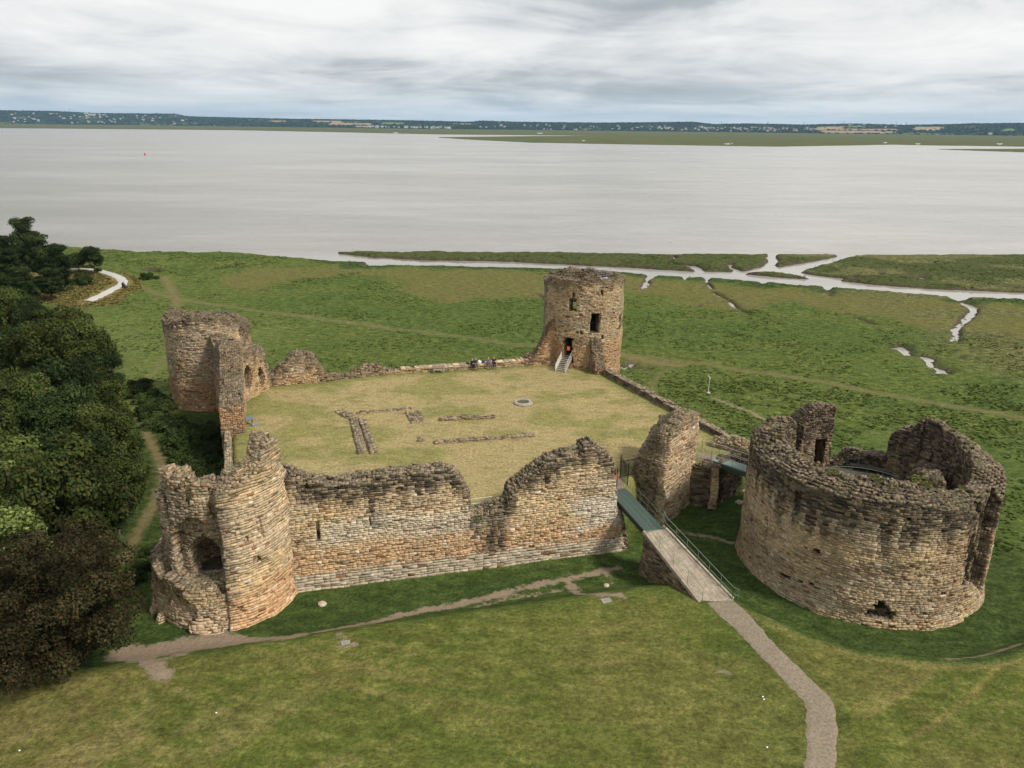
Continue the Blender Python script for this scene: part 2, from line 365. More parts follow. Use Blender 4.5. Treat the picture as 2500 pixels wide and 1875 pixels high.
def masonry(name, pos, S, T, z0, z1, solid, topf, opt, parent, ds=.165, dz=.2, dt=.24, jit=.04, lump=.09, relief=.035, closed=False, rub=.065):
    nS = max(2, int(round(S/ds))); nZ = int(math.ceil((z1-z0)/dz)); nT = max(1, int(round(T/dt)))
    si = np.linspace(0, S, nS+1); tj = np.linspace(0, T, nT+1); zk = z0+dz*np.arange(nZ+1)
    sm, zm, tm = np.meshgrid((si[1:]+si[:-1])/2, (zk[1:]+zk[:-1])/2, (tj[1:]+tj[:-1])/2, indexing='ij')
    M = solid(sm, zm, tm)
    if not M.any(): return None
    Sg, Zg, Tg = np.meshgrid(si, zk + np.r_[0, RS.uniform(-.05, .05, nZ)], tj, indexing='ij')
    X, Y = pos(Sg, Tg, Zg); Z = Zg.copy()
    def nz(q, sd): return fbm(X*q, Y*q, Z*q, sd, 2)*2-1
    lx, ly = nz(.7, 51)*lump*1.6, nz(.7, 61)*lump*1.6
    hj = RS.uniform(-jit, jit, X.shape+(3,))
    if closed: hj[-1] = hj[0]
    X = X+lx+hj[..., 0]; Y = Y+ly+hj[..., 1]; Z = Z+hj[..., 2]*.5
    Pn = np.stack([X, Y, Z], -1)
    pad = np.zeros((nS+2, nZ+2, nT+2), bool); pad[1:-1, 1:-1, 1:-1] = M
    if closed: pad[0] = pad[-2]; pad[-1] = pad[1]
    pad[:, 0, :] = True                                     # nothing drawn at the foot
    Q = []; KD = []; RR = []; SZ = []
    brk = RS.rand(nS+1, nZ+1) < .5
    for k in range(nZ+1):                                   # no very short or very long stones
        run = 0
        for i in range(nS+1):
            run += 1
            if brk[i, k]:
                if run < 2: brk[i, k] = False
                else: run = 0
            elif run >= opt.get('mr', 3): brk[i, k] = True; run = 0
    def rows(E, k, corner, kind, side, mx=9):
        i = 0; n = len(E)
        while i < n:
            if not E[i]: i += 1; continue
            j = i+1
            while j < n and E[j] and not brk[j, k] and j-i < mx: j += 1
            Q.append(corner(i, j)); KD.append(kind); SZ.append(side); i = j
    C = M.shape
    for k in range(nZ):
        for j in range(nT):
            m = M[:, k, j]
            if not m.any(): continue
            o_ = m & ~pad[1:-1, k+1, j]; i_ = m & ~pad[1:-1, k+1, j+2]; t_ = m & ~pad[1:-1, k+2, j+1]
            if o_.any(): rows(o_, k, lambda a, b: (Pn[a, k, j], Pn[b, k, j], Pn[b, k+1, j], Pn[a, k+1, j]), 0, 0)
            if i_.any(): rows(i_, k, lambda a, b: (Pn[b, k, j+1], Pn[a, k, j+1], Pn[a, k+1, j+1], Pn[b, k+1, j+1]), 0, 1)
            if t_.any(): rows(t_, (k+j) % nZ, lambda a, b: (Pn[a, k+1, j], Pn[b, k+1, j], Pn[b, k+1, j+1], Pn[a, k+1, j+1]), 1, 2, 2)
            d_ = m & ~pad[1:-1, k, j+1]
            if d_.any(): rows(d_, k, lambda a, b: (Pn[a, k, j+1], Pn[b, k, j+1], Pn[b, k, j], Pn[a, k, j]), 0, 5)
            for i in np.nonzero(m & ~pad[0:-2, k+1, j+1])[0]:
                Q.append((Pn[i, k, j+1], Pn[i, k, j], Pn[i, k+1, j], Pn[i, k+1, j+1])); KD.append(0); SZ.append(3)
            for i in np.nonzero(m & ~pad[2:, k+1, j+1])[0]:
                Q.append((Pn[i+1, k, j], Pn[i+1, k, j+1], Pn[i+1, k+1, j+1], Pn[i+1, k+1, j])); KD.append(0); SZ.append(4)
    Q = np.array(Q); KD = np.array(KD); n = len(Q); ctr = Q.mean(1)
    nr = np.cross(Q[:, 2]-Q[:, 0], Q[:, 3]-Q[:, 1]); nr /= np.linalg.norm(nr, axis=1)[:, None]+1e-9
    if opt.get('flip'): nr = -nr; Q = Q[:, ::-1]
    r = RS.rand(n); out = relief*(.25+r*1.0)+np.where(KD == 1, rub*RS.rand(n)**1.5, 0)
    out = np.where(RS.rand(n) < opt.get('gone', .02), -.16, out)
    ins = .90+.07*RS.rand(n)
    Fv = ctr[:, None]+(Q-ctr[:, None])*ins[:, None, None]+nr[:, None]*out[:, None, None]
    Fv += RS.uniform(-.016, .016, Fv.shape)*np.where(KD == 1, 3., 1.)[:, None, None]
    tz = topf(ctr[:, 0], ctr[:, 1])
    col = stone_col(ctr[:, 0], ctr[:, 1], ctr[:, 2], tz, KD, r, opt)
    mort = col*.66
    V = np.concatenate([Fv, Q], 1).reshape(-1, 3)
    CC = np.concatenate([np.repeat(col[:, None], 4, 1), np.repeat(mort[:, None], 4, 1)], 1).reshape(-1, 3)
    b = (np.arange(n)*8)[:, None]
    F = np.concatenate([b+np.array([[0, 1, 2, 3]]), b+np.array([[4, 5, 1, 0]]), b+np.array([[5, 6, 2, 1]]), b+np.array([[6, 7, 3, 2]]), b+np.array([[7, 4, 0, 3]])], 0)
    mo = np.repeat(np.where(KD == 1, .9, .35)*opt.get('moss', 1.), 8)
    return link(name, np_mesh(name, V, F, {'col': CC, 'moss': mo}), M_STONE, parent)

def straight(P0, P1, side=1, bat=0., zb=-4.5):
    P0 = np.array(P0, float); P1 = np.array(P1, float); L = float(np.linalg.norm(P1-P0)); u = (P1-P0)/L; n = np.array([-u[1], u[0]])*side
    def pos(s, t, z):
        tt = t - bat*np.clip(1.2-(z-zb), 0, 1.2)*(t < .01)
        return P0[0]+u[0]*s+n[0]*tt, P0[1]+u[1]*s+n[1]*tt
    return pos, L, u, n, P0
def prof(L):
    xs = [a for a, b in L]; ys = [b for a, b in L]
    return lambda s: np.interp(s, xs, ys)
def wall(name, P0, P1, T, z0, profile, parent, side=1, dome=.5, holes=(), carve=None, opt=None, zmax=None, rough=.45, **k):
    """straight ruined wall: outer face through P0-P1, thickness to one side, broken head following the profile"""
    opt = dict(opt or {})
    if side < 0: opt['flip'] = True
    pos, L, u, n, p0 = straight(P0, P1, side, k.pop('bat', 0.), z0)
    pf = prof(profile); z1 = zmax or max(b for a, b in profile)+1.
    sd = len(name)*3+int(abs(P0[0])*10) % 50
    def solid(s, z, t):
        e = pf(s)+(vn(s*1.1, t*1.3, 0, sd)-.5)*rough*1.6+(vn(s*3.1, t*3.3, 0, sd+3)-.5)*rough*.4
        e = e+dome*np.sin(np.clip(t/T, 0, 1)*math.pi)*1.-dome*.5
        m = z < np.maximum(e, z0+.3)
        for (a, b, c, d) in holes: m &= ~((s > a) & (s < b) & (z > c) & (z < d))
        if carve is not None: m &= ~carve(s, z, t)
        return m
    tf = lambda x, y: pf((x-p0[0])*u[0]+(y-p0[1])*u[1])
    return masonry(name, pos, L, T, z0, z1, solid, tf, opt, parent, **k)
def ring(name, c, R, T, z0, profile, parent, holes=(), carve=None, opt=None, dome=.5, a0=0., a1=360., bat=.0, rough=.45, inslope=0., zmax=None, **k):
    opt = dict(opt or {}); pf = prof(profile); z1 = zmax or max(b for a, b in profile)+1.2+inslope; closed = (a1-a0) >= 359.9
    r0 = math.radians(a0); S = math.radians(a1-a0)*R
    sd = len(name)*5+int(abs(c[0])*10) % 50
    def pos(s, t, z):
        a = r0+s/R; rr = R-t+bat*np.clip(1.4-(z-z0), 0, 1.4)*(t < .01)
        return c[0]+rr*np.cos(a), c[1]+rr*np.sin(a)
    def ang(s): return (math.degrees(1)*(r0+s/R)) % 360
    def solid(s, z, t):
        a = ang(s); A = np.radians(a)
        e = pf(a)+(vn(np.cos(A)*R*1.1+20, np.sin(A)*R*1.1+20, t*1.3, sd)-.5)*rough*1.6+(vn(np.cos(A)*R*3+20, np.sin(A)*R*3+20, t*3, sd+3)-.5)*rough*.4
        e = e+dome*np.sin(np.clip(t/T, 0, 1)*math.pi)-dome*.5+inslope*t/T
        m = z < np.maximum(e, z0+.3)
        for h in holes:
            lo, hi, za, zb = h[:4]
            ja = (vn(z*2.5, 0, 0, sd+9)-.5)*1.2*(h[4] if len(h) > 4 else 0)
            m &= ~((((a-lo+540) % 360-180) > ja) & (((a-hi+540) % 360-180) < ja) & (z > za) & (z < zb) & (t < (h[5] if len(h) > 5 else 99)))
        if carve is not None: m &= ~carve(a, z, t)
        return m
    tf = lambda x, y: pf(np.degrees(np.arctan2(y-c[1], x-c[0])) % 360)
    return masonry(name, pos, S, T, z0, z1, solid, tf, opt, parent, closed=closed, **k)

# ---------------------------------------------------------------- plan of the site (metres; ward lawn z = 0)
KEEP, KEEP_R = (29.8, 59.3), 9.6
NE, NE_R = (9.7, 105.), 5.4
NW, NW_R = (-40.2, 99.5), 5.3
SW, SW_R = (-22.3, 53.2), 5.3
SWALL = ((-17.2, 53.1), (10.4, 60.3))
WATER_Z = -6.15
WARD = [(-24, 58.5), (-26.3, 66.2), (-29.6, 75.4), (-32.2, 86), (-32.5, 92), (-25.6, 93), (-16.9, 97.4), (3, 102.6), (9, 104), (12.6, 98), (24, 73.2),
        (19.4, 69.4), (16.6, 70), (12.2, 66.6), (10.6, 63.6), (8.9, 61.3), (-16.2, 54.6)]
zm = -2.8
CREST = pts(zm, D, [(1530, 1302), (1590, 1318), (1700, 1362), (1850, 1402), (2030, 1437), (2212, 1442)])
MARSH = -5.5
SEA_EDGE = pts(WATER_Z, U1, [(-1400, 1040), (-500, 1060), (0, 1065), (300, 1075), (440, 1090), (520, 1094), (620, 1102), (690, 1098), (770, 1100), (830, 1104), (900, 1103), (960, 1099), (1040, 1100), (1100, 1107)])
SEA_EDGE += pts(WATER_Z, U1, [(1250, 1116), (1390, 1130)])
ISL = pts(WATER_Z, U1, [(1455, 1093), (1600, 1091), (1700, 1096), (1850, 1091), (2050, 1096), (2211, 1094)]) + pts(WATER_Z, R6, [(150, 94), (320, 97), (520, 96), (830, 98)])
ISL2 = pts(WATER_Z, R6, [(870, 97), (1000, 99), (1225, 97)])
ISL3 = pts(WATER_Z, R6, [(1290, 104), (1420, 100), (1600, 102), (1780, 97), (2000, 101), (2212, 96), (2900, 96), (4200, 90)])
SOUTHB = pts(WATER_Z, U1, [(1420, 1133), (1590, 1140), (1560, 1156), (1700, 1150), (1900, 1154), (2211, 1160)]) + pts(WATER_Z, R6, [(0, 191), (60, 197), (180, 209), (230, 211), (370, 221), (470, 225), (520, 228), (700, 240), (785, 246), (800, 262), (812, 250), (1000, 263), (1135, 272), (1150, 290), (1165, 276), (1350, 290), (1550, 306), (1740, 318), (1835, 338), (1870, 348), (1900, 330), (2212, 345), (2900, 385), (4200, 440)])
NORTHB = pts(WATER_Z, U1, [(1455, 1096), (1600, 1112), (1700, 1117), (1830, 1125), (2050, 1128), (2211, 1132)]) + pts(WATER_Z, R6, [(130, 168), (250, 176), (430, 186), (600, 187), (690, 197)])
NORTHB2 = pts(WATER_Z, R6, [(990, 190), (1100, 210), (1230, 222), (1222, 236), (1400, 258), (1700, 279), (2212, 302), (2900, 338), (4200, 400)])
ISLANDS = [ISL + pts(WATER_Z, R6, [(820, 112), (842, 128), (800, 160), (720, 182), (690, 186), (640, 168), (600, 158)]) + NORTHB[::-1],
           ISL2 + pts(WATER_Z, R6, [(1180, 112), (1090, 128), (980, 148), (880, 164), (866, 150), (880, 128), (862, 110)]),
           ISL3 + NORTHB2[::-1],
           pts(WATER_Z, R6, [(690, 199), (850, 190), (1000, 210), (1080, 229), (950, 223), (800, 209)])]
CHAN = [pts(WATER_Z, R6, L) for L in (
    [(182, 206), (232, 210), (190, 240), (172, 270), (140, 278), (160, 245)],
    [(472, 222), (520, 226), (507, 250), (532, 290), (500, 268), (485, 240)],
    [(370, 220), (388, 222), (379, 240)],
    [(318, 106), (330, 112), (331, 124), (302, 134), (330, 148), (360, 153), (440, 156), (470, 170), (500, 190), (436, 186), (400, 162), (340, 157), (290, 133), (314, 122)],
    [(602, 150), (640, 148), (636, 168), (700, 186), (690, 200), (640, 188)],
    [(1545, 593), (1570, 600), (1590, 622), (1575, 630), (1550, 614)], [(1652, 645), (1700, 650), (1707, 686), (1672, 672)], [(1762, 714), (1792, 722), (1732, 746), (1724, 738)],
    [(1415, 178), (1440, 190), (1447, 212), (1434, 208), (1434, 194)], [(1640, 228), (1655, 216), (1690, 213), (1662, 224), (1655, 230)], [(1270, 218), (1290, 216), (1310, 224), (1285, 224)])]
CHAN.append(pts(-6.1, Z7, [(1150, 1215), (1215, 1225), (1250, 1218), (1272, 1188), (1340, 1186), (1330, 1215), (1270, 1232), (1215, 1250), (1150, 1250)]))
CHAN.append(pts(-6.1, ZF(0, 520, .18987), [(1790, 785), (1840, 770), (1950, 755), (2040, 765), (2070, 800), (2000, 800), (1960, 785), (1860, 795)]))
STREAMS = [(pts(WATER_Z, R6, L), w) for L, w in (
    ([(1872, 346), (1900, 360), (1942, 385), (1935, 408), (1918, 422)], 1.3), ([(1918, 422), (1888, 440), (1862, 464), (1842, 485)], .9), ([(1842, 485), (1846, 515), (1838, 556)], .8),
    ([(1150, 285), (1155, 300), (1166, 328)], .5))]
TRENCH = [(pts(-5.5, f, L), w) for f, L, w in (
    (R6, [(532, 290), (570, 310), (622, 335), (660, 375), (735, 408)], .7), (R6, [(640, 512), (655, 524), (680, 525)], .7), (R6, [(898, 572), (950, 575), (1012, 566)], .9), (R6, [(1305, 425), (1350, 440), (1385, 455), (1418, 468)], .8),
    (R6, [(1492, 586), (1540, 580), (1590, 625), (1650, 632), (1705, 640), (1710, 680), (1760, 700), (1800, 720)], 1.2), (R6, [(1870, 345), (1945, 385), (1925, 420), (1870, 462), (1838, 490), (1846, 520), (1838, 560)], 1.2),
    (R6, [(2022, 526), (2060, 530)], .8), (R6, [(2105, 514), (2140, 518)], .8), (R6, [(1870, 640), (1890, 650)], .8), (Z7, [(1155, 1205), (1260, 1222), (1345, 1215), (1480, 1225)], .9),
    (ZF(0, 500, .31646), [(1690, 490), (1760, 478), (1840, 457)], .9), (Z7, [(160, 455), (280, 430), (370, 480)], .35), (Z7, [(1240, 385), (1400, 370), (1500, 300)], .3),
    (R6, [(440, 375), (470, 352), (560, 345), (610, 345)], .3))]
TRAILS = [(pts(z, f, L), w, k) for z, f, L, w, k in (
    (-5.4, D, [(278, 612), (330, 632), (390, 645), (470, 657), (540, 668), (620, 678), (700, 689), (800, 703), (900, 715), (1000, 727), (1150, 746), (1250, 752), (1345, 765), (1420, 772), (1500, 782), (1600, 797), (1700, 813), (1850, 838), (2000, 866), (2212, 903), (2600, 985)], 1.6, 0),
    (-5.4, D, [(1345, 765), (1400, 778), (1460, 786)], 3.4, 0),
    (-5.4, D, [(355, 600), (372, 630), (385, 660)], 2.2, 0),
    (-5.2, D, [(355, 765), (335, 800), (300, 835)], .7, 0), (-5.2, R6, [(310, 700), (240, 730), (205, 790), (215, 840)], .6, 0), (-5.2, R6, [(540, 855), (640, 900), (720, 930), (800, 970), (900, 1020)], .5, 1),
    (-4.4, D, [(300, 870), (310, 920), (335, 970), (352, 1020), (345, 1060), (320, 1110), (290, 1160), (262, 1210)], .9, 2),
    (-4.0, D, [(640, 1381), (720, 1368), (800, 1348), (860, 1330), (930, 1312), (1000, 1298), (1080, 1280), (1140, 1264), (1210, 1248), (1260, 1238), (1335, 1222)], .7, 1),
    (-4.0, D, [(1222, 1243), (1232, 1262), (1250, 1284), (1275, 1300), (1320, 1312)], .6, 1), (-4., D, [(1280, 1310), (1335, 1314)], .55, 1), (-4., D, [(1020, 1310), (1080, 1296), (1140, 1284), (1210, 1272)], .14, 1),
    (-3.6, D, [(280, 1408), (350, 1392), (420, 1378), (480, 1372), (560, 1378), (640, 1382)], 1.25, 1), (-3.6, D, [(270, 1400), (330, 1398), (400, 1382), (500, 1376)], 2.4, 1), (-3.6, D, [(290, 1415), (330, 1440), (352, 1470)], 1.1, 1), (-3.6, D, [(320, 1405), (400, 1420), (350, 1432)], .6, 1), (-3.6, D, [(470, 1350), (505, 1365)], .7, 1),
    (-3., D, [(735, 1372), (745, 1395)], .25, 1), (-3., D, [(735, 1402), (765, 1400)], .4, 1),
    (-4.5, Z5, [(760, 1100), (900, 1115), (1050, 1140), (1180, 1175), (1290, 1190)], .35, 1), (-3.4, D, [(2040, 1430), (2090, 1420), (2130, 1405), (2212, 1378)], .5, 1), (-4., D, [(1310, 1232), (1322, 1255)], .3, 1),
    (-3.7, D, [(1555, 1475), (1570, 1480)], .2, 1))]
BROWN = [pts(-5.5, U2, [(430, 1170), (600, 1200), (900, 1230), (1360, 1260), (1900, 1290), (2300, 1330), (2300, 1500), (2000, 1440), (1850, 1420), (1600, 1370), (1350, 1330), (1200, 1300), (1080, 1310), (1000, 1345), (800, 1320), (650, 1280), (480, 1260)]),
         pts(-5.5, U1, [(1550, 1170), (1900, 1160), (2211, 1170), (2400, 1185), (2400, 1290), (2211, 1292), (1950, 1300), (1780, 1270), (1760, 1225), (1640, 1210)]),
         pts(-5.5, U1, [(900, 1210), (1150, 1160), (1500, 1150), (1560, 1170), (1300, 1200), (1100, 1250)])]
DRYL = pts(-5, ZF(0, 520, .18987), [(-900, 760), (60, 770), (700, 730), (1500, 790), (1650, 850), (1700, 960), (1350, 1150), (1000, 1160), (0, 1020), (-900, 1000)])
WPATH = pts(-4.9, ZF(240, 640, .05425), [(-5200, 330), (-1700, 300), (-600, 300), (0, 350), (550, 500), (950, 680), (1120, 850), (1060, 960), (800, 1120), (400, 1300), (0, 1480), (-500, 1680)])

def terrain_h(X, Y):
    X = np.asarray(X, float); Y = np.asarray(Y, float)
    n = fbm(X*.22, Y*.22, 0, 5, 3)-.5
    h = MARSH + n*.5 + (fbm(X*.9, Y*.9, 0, 8, 2)-.5)*.28*ss(104, 125, Y)
    # ground west of the castle is a little higher, and the grassy mound with the pale path
    h = h + 1.1*ss(-25, -40, X)*ss(118, 95, Y)
    h = h + .5*ss(-70, -95, X)*ss(150, 175, Y)
    # moat floor round the inner ward and lawn to the south
    h = h*ss(88, 112, Y + .25*X*(X > 0)) + (-4.5+n*.35)*(1-ss(88, 112, Y + .25*X*(X > 0)))
    dW = (Y-53.1)*np.cos(.2545)-(X+17.2)*np.sin(.2545)          # distance north of the south face line
    smo = ss(-4.9, -8.5, dW+.7*n)
    fl = -4.15 + .15*n
    south = ss(12, -8, dW-0.0)*ss(24, 8, X-0)
    h = h*(1-south)+fl*south
    dk = np.hypot(X-KEEP[0], Y-KEEP[1])
    kl = np.clip((dk-12.6)/(15.9-12.6), 0, 1); kl = kl*kl*(3-2*kl)
    lawn = -2.8 + .5*n - .45*ss(-10, -32, X) + .9*ss(38, 22, Y)
    lm = np.maximum(smo*ss(22, 15, X), 0); lm = np.where(X > 12, np.maximum(lm, 0), lm)
    L = np.where(X < 15, smo, kl*ss(62, 50, Y-.12*(X-30)))
    bl = ss(12, 18, X); L = smo*(1-bl)*1. + (kl*ss(60, 49, Y-.1*(X-30)))*bl
    h = h*(1-L)+lawn*L
    sd = poly_sd(X, Y, WARD)
    w = ss(.55, -.55, sd)
    h = h*(1-w)+(0.0+.10*n)*w
    return h
def water_sd(X, Y):
    d = np.full(X.shape, 1e3)
    far = SEA_EDGE + SOUTHB + [(400, 900), (-1500, 900)]
    d = poly_sd(X, Y, far)
    for P in ISLANDS: d = np.maximum(d, -poly_sd(X, Y, P)*1.0)
    for P in CHAN: d = np.minimum(d, poly_sd(X, Y, P)+.35)
    for P, w in STREAMS: d = np.minimum(d, seg_d(X, Y, P)-w/2+.45)
    return d
def build_ground():
    def axis(parts):
        r = []
        for a, b, st in parts: r += list(np.arange(a, b, st))
        return np.array(r+[parts[-1][1]], float)
    xs = axis([(-1500, -400, 60), (-400, -190, 8), (-190, -100, 1.6), (-100, -55, .8), (-55, 50, .36), (50, 100, .7), (100, 190, 1.4), (190, 400, 8), (400, 1500, 60)])
    ys = axis([(-200, 0, 20), (0, 28, 2.5), (28, 110, .36), (110, 175, .7), (175, 252, .5), (252, 262, 2.), (262, 300, 8)])
    X, Y = np.meshgrid(xs, ys, indexing='ij'); h = terrain_h(X, Y)
    near = (Y > 105)
    wn = (fbm(X*.35, Y*.35, 0, 77, 3)-.5)*2.6 + (fbm(X*1.1, Y*1.1, 0, 79, 2)-.5)*1.3
    wd = np.full(X.shape, 1e3); wd[near] = water_sd(X[near], Y[near])
    wdn = wd + np.where(wd < 6, wn*.45, 0)
    bank = ss(1.0, -.8, wdn)
    h = h*(1-bank)+(-7.4)*bank
    td = np.full(X.shape, 99.)
    for P, w in TRENCH: td[near] = np.minimum(td[near], seg_d(X[near], Y[near], P)-w/2)
    tb = ss(.7, -.3, td+wn*.25); h = np.where(tb > 0, h - .75*tb*(h > -6), h)
    # flat foot for the outer edge of the sheet under the open water
    h = np.where(Y > 255, -8., h)
    dd = np.full(X.shape, 99.); dtype = np.zeros(X.shape)
    for P, w, k in TRAILS:
        q = seg_d(X, Y, cr_spline(P, 4))-w/2+ (.0 if k else .25); dtype = np.where(q < dd, k, dtype); dd = np.minimum(dd, q)
    # colours: natural grass kinds of each zone
    sh = X.shape; c = np.zeros(sh+(3,)); c2 = np.zeros(sh+(3,)); tuft = np.full(sh, .9)
    c[:] = (.074, .102, .022); c2[:] = (.108, .122, .033)                     # marsh pasture
    def lay(w, a, b, t=None):
        nonlocal c, c2, tuft
        c = mix3v(c, a, w); c2 = mix3v(c2, b, w)
        if t is not None: tuft = tuft*(1-w)+t*w
    def mix3v(q, a, w): return q*(1-w[..., None])+np.array(a)*w[..., None]
    g = fbm(X*.05, Y*.09, 0, 91, 3)
    lay(ss(.52, .62, g)*(Y > 100)*.7, (.056, .090, .020), (.082, .110, .026))
    br = np.full(sh, 99.)
    for P in BROWN: br[near] = np.minimum(br[near], poly_sd(X[near], Y[near], P))
    lay(ss(4, -4, br+(fbm(X*.15, Y*.15, 0, 93, 3)-.5)*14)*near, (.120, .110, .036), (.096, .102, .031), .6)
    cl = np.full(sh, 99.); cl[near] = seg_d(X[near], Y[near], SOUTHB)
    lay(ss(7, 3.5, cl+(fbm(X*.2, Y*.2, 0, 95, 3)-.5)*5)*near, (.040, .068, .018), (.055, .08, .022), 1.)
    isl = near & (Y > 170+0*X); isd = np.full(sh, 99.)
    for P in ISLANDS: isd[near] = np.minimum(isd[near], poly_sd(X[near], Y[near], P))
    lay(ss(2, -1, isd)*near, (.050, .068, .020), (.085, .080, .030), .9)
    lay(ss(8, 40, X-55)*ss(.45, .6, fbm(X*.07, Y*.1, 0, 97, 2))*near*(Y > 110), (.095, .10, .035), (.16, .145, .065), 1.1)
    dr = poly_sd(X, Y, DRYL); lay(ss(4, -3, dr), (.135, .115, .038), (.20, .155, .06), 1.)
    lay(ss(-34, -46, X)*ss(160, 140, Y)*ss(88, 100, Y), (.085, .115, .028), (.12, .125, .04), .5)
    lay(ss(-27, -30, X)*ss(96, 90, Y)*ss(48, 56, Y), (.040, .060, .015), (.055, .075, .020), .8)
    # moat
    dW = (Y-53.1)*math.cos(.2545)-(X+17.2)*math.sin(.2545); dk = np.hypot(X-KEEP[0], Y-KEEP[1])
    mo = np.maximum(ss(1, -2.5, dW)*ss(-8.5, -6, dW)*ss(14, 10, X), ss(16.2, 14.0, dk))*(Y < 85)
    nearS = ss(96, 84, Y); lay(nearS*ss(-30, -27, X), (.060, .092, .020), (.085, .105, .028), .5)
    lay(mo, (.038, .064, .016), (.058, .078, .021), .6)
    # lawn in front: drying olive turf with mown arcs
    dWl = ss(-6.5, -9, dW)*ss(22, 14, X); lk = ss(15.6, 16.4, dk)*ss(62, 50, Y-.1*(X-30))*ss(12, 20, X)
    lw = np.maximum(dWl*(X < 16), lk*(X >= 14)); bl = ss(12, 18, X); lw = dWl*(1-bl)+lk*bl
    lay(lw, (.082, .101, .021), (.120, .117, .033), .4)
    lay(lw*ss(47, 51, Y-.25*X)*.6*(X < 15), (.075, .108, .022), (.11, .118, .03))
    arc = np.hypot(X-2, Y-75); st = vn(arc*2.3, np.arctan2(Y-75, X-2)*2.2, 0, 61)*.6+vn(arc*6., np.arctan2(Y-75, X-2)*3, 0, 62)*.4
    lay(lw*ss(.52, .74, st)*ss(20, 28, arc)*ss(50, 44, Y)*.75*ss(.38, .55, fbm(X*.08, Y*.12, 0, 71, 2)), (.150, .130, .044), (.165, .14, .05))
    pth = seg_d(X, Y, [FP[i] for i in range(len(FP))]); lay(lw*ss(2.6, 1.0, pth)*.7, (.060, .078, .018), (.075, .085, .022))
    lay(lw*ss(.7, .1, np.abs(dk-16.0))*.8, (.17, .145, .055), (.20, .16, .065))
    pd = fbm(X*.10+Y*.05, Y*.16-X*.04, 0, 103, 4); lay(lw*ss(.50, .60, pd)*.45, (.125, .112, .036), (.150, .125, .042)); lay(lw*ss(-4, -14, X)*ss(42, 34, Y)*ss(.45, .56, vn((X-Y)*.5, (X+Y)*.09, 0, 107))*.5, (.19, .15, .065), (.21, .165, .07))
    # ward lawn, parched
    sd = poly_sd(X, Y, WARD); wi = ss(.2, -.6, sd)
    lay(wi, (.30, .236, .112), (.222, .195, .085), .3)
    pg = fbm(X*.22+3, Y*.3, 0, 67, 3); lay(wi*ss(.48, .60, pg)*.75, (.185, .178, .06), (.155, .155, .048))
    lay(wi*ss(-.3, -2.4, sd)*0 + wi*ss(-3.2, -1.4, sd)*.65, (.135, .155, .042), (.15, .16, .045))
    mud = np.maximum(ss(1.3, .1, td+wn*.3)*.0+tb, ss(1.3, .2, wdn)); lay(np.clip(mud, 0, 1), (.075, .055, .042), (.06, .048, .036), .3)
    dcol = np.where((dtype == 1)[..., None], np.array((.245, .190, .135)), np.array((.175, .140, .068)))
    nx, ny = X.shape; idx = np.arange(nx*ny).reshape(nx, ny)
    F = np.stack([idx[:-1, :-1], idx[1:, :-1], idx[1:, 1:], idx[:-1, 1:]], -1).reshape(-1, 4)
    V = np.stack([X, Y, h], -1).reshape(-1, 3)
    me = np_mesh('ground', V, F, {'col': c.reshape(-1, 3), 'col2': c2.reshape(-1, 3), 'dcol': dcol.reshape(-1, 3), 'dirt': np.clip(dd, -3, 9).ravel(), 'tuft': tuft.ravel(), 'soft': np.where(dtype == 1, 1., np.where(dtype == 2, 2.5, 6.)).ravel()}, smooth=True)
    tag(link('ground', me, M_GROUND), kind='structure')
FP = pts(-2.8, D, [(1556, 1298), (1615, 1358), (1678, 1428), (1716, 1466), (1765, 1512), (1773, 1535), (1775, 1580), (1770, 1659), (1768, 1760), (1766, 1900)])
GZ = lambda x, y: float(terrain_h(np.array([x]), np.array([y]))[0])
build_ground()

def ribbon(name, P, ws, mat, lift=.04, sub=5, n=7, zf=None):
    C_ = cr_spline(P, n); wv = np.interp(np.linspace(0, 1, len(C_)), np.linspace(0, 1, len(ws)), ws)
    V = []; F = []
    for i, p in enumerate(C_):
        a = C_[max(i-1, 0)]; b = C_[min(i+1, len(C_)-1)]; t = (b-a)/np.linalg.norm(b-a); q = np.array([-t[1], t[0]])
        e = [mn.noise(Vector((p[0]*k_, p[1]*k_, 5+j_)))*.13 for j_, k_ in ((0, 1.1), (10, 1.1))]; e = [e[0]+mn.noise(Vector((p[0]*3.1, p[1]*3.1, 5)))*.10, e[1]+mn.noise(Vector((p[0]*3.1, p[1]*3.1, 9)))*.10]
        for j in range(sub):
            f = j/(sub-1)*2-1; pt = p+q*f*(wv[i]/2+(e[0] if f < 0 else e[1]))
            V.append((pt[0], pt[1]))
    V = np.array(V); z = terrain_h(V[:, 0], V[:, 1])+lift
    z = z.reshape(-1, sub); z[:, 0] -= lift+.03; z[:, -1] -= lift+.03
    V = np.c_[V, z.ravel()]
    for i in range(len(C_)-1):
        for j in range(sub-1): k = i*sub+j; F.append((k, k+sub, k+sub+1, k+1))
    o = link(name, np_mesh(name, V, F, smooth=True), mat); tag(o, kind='structure'); return o
def densify(P, st):
    r = []
    for a, b in zip(P[:-1], P[1:]):
        n = max(1, int(math.hypot(b[0]-a[0], b[1]-a[1])/st))
        for k in range(n): r.append((a[0]+(b[0]-a[0])*k/n, a[1]+(b[1]-a[1])*k/n))
    r.append(P[-1]); return r
ribbon('footpath', densify(FP, .35), [2.6, 2.1, 1.9, 1.85, 1.85, 1.75, 1.6, 1.5, 1.5], M_CONC, sub=9, n=2, lift=.06)
ribbon('gravel_path', densify(WPATH, 1.5), [2.3], M_WHITEPATH, sub=7, n=2, lift=.12)

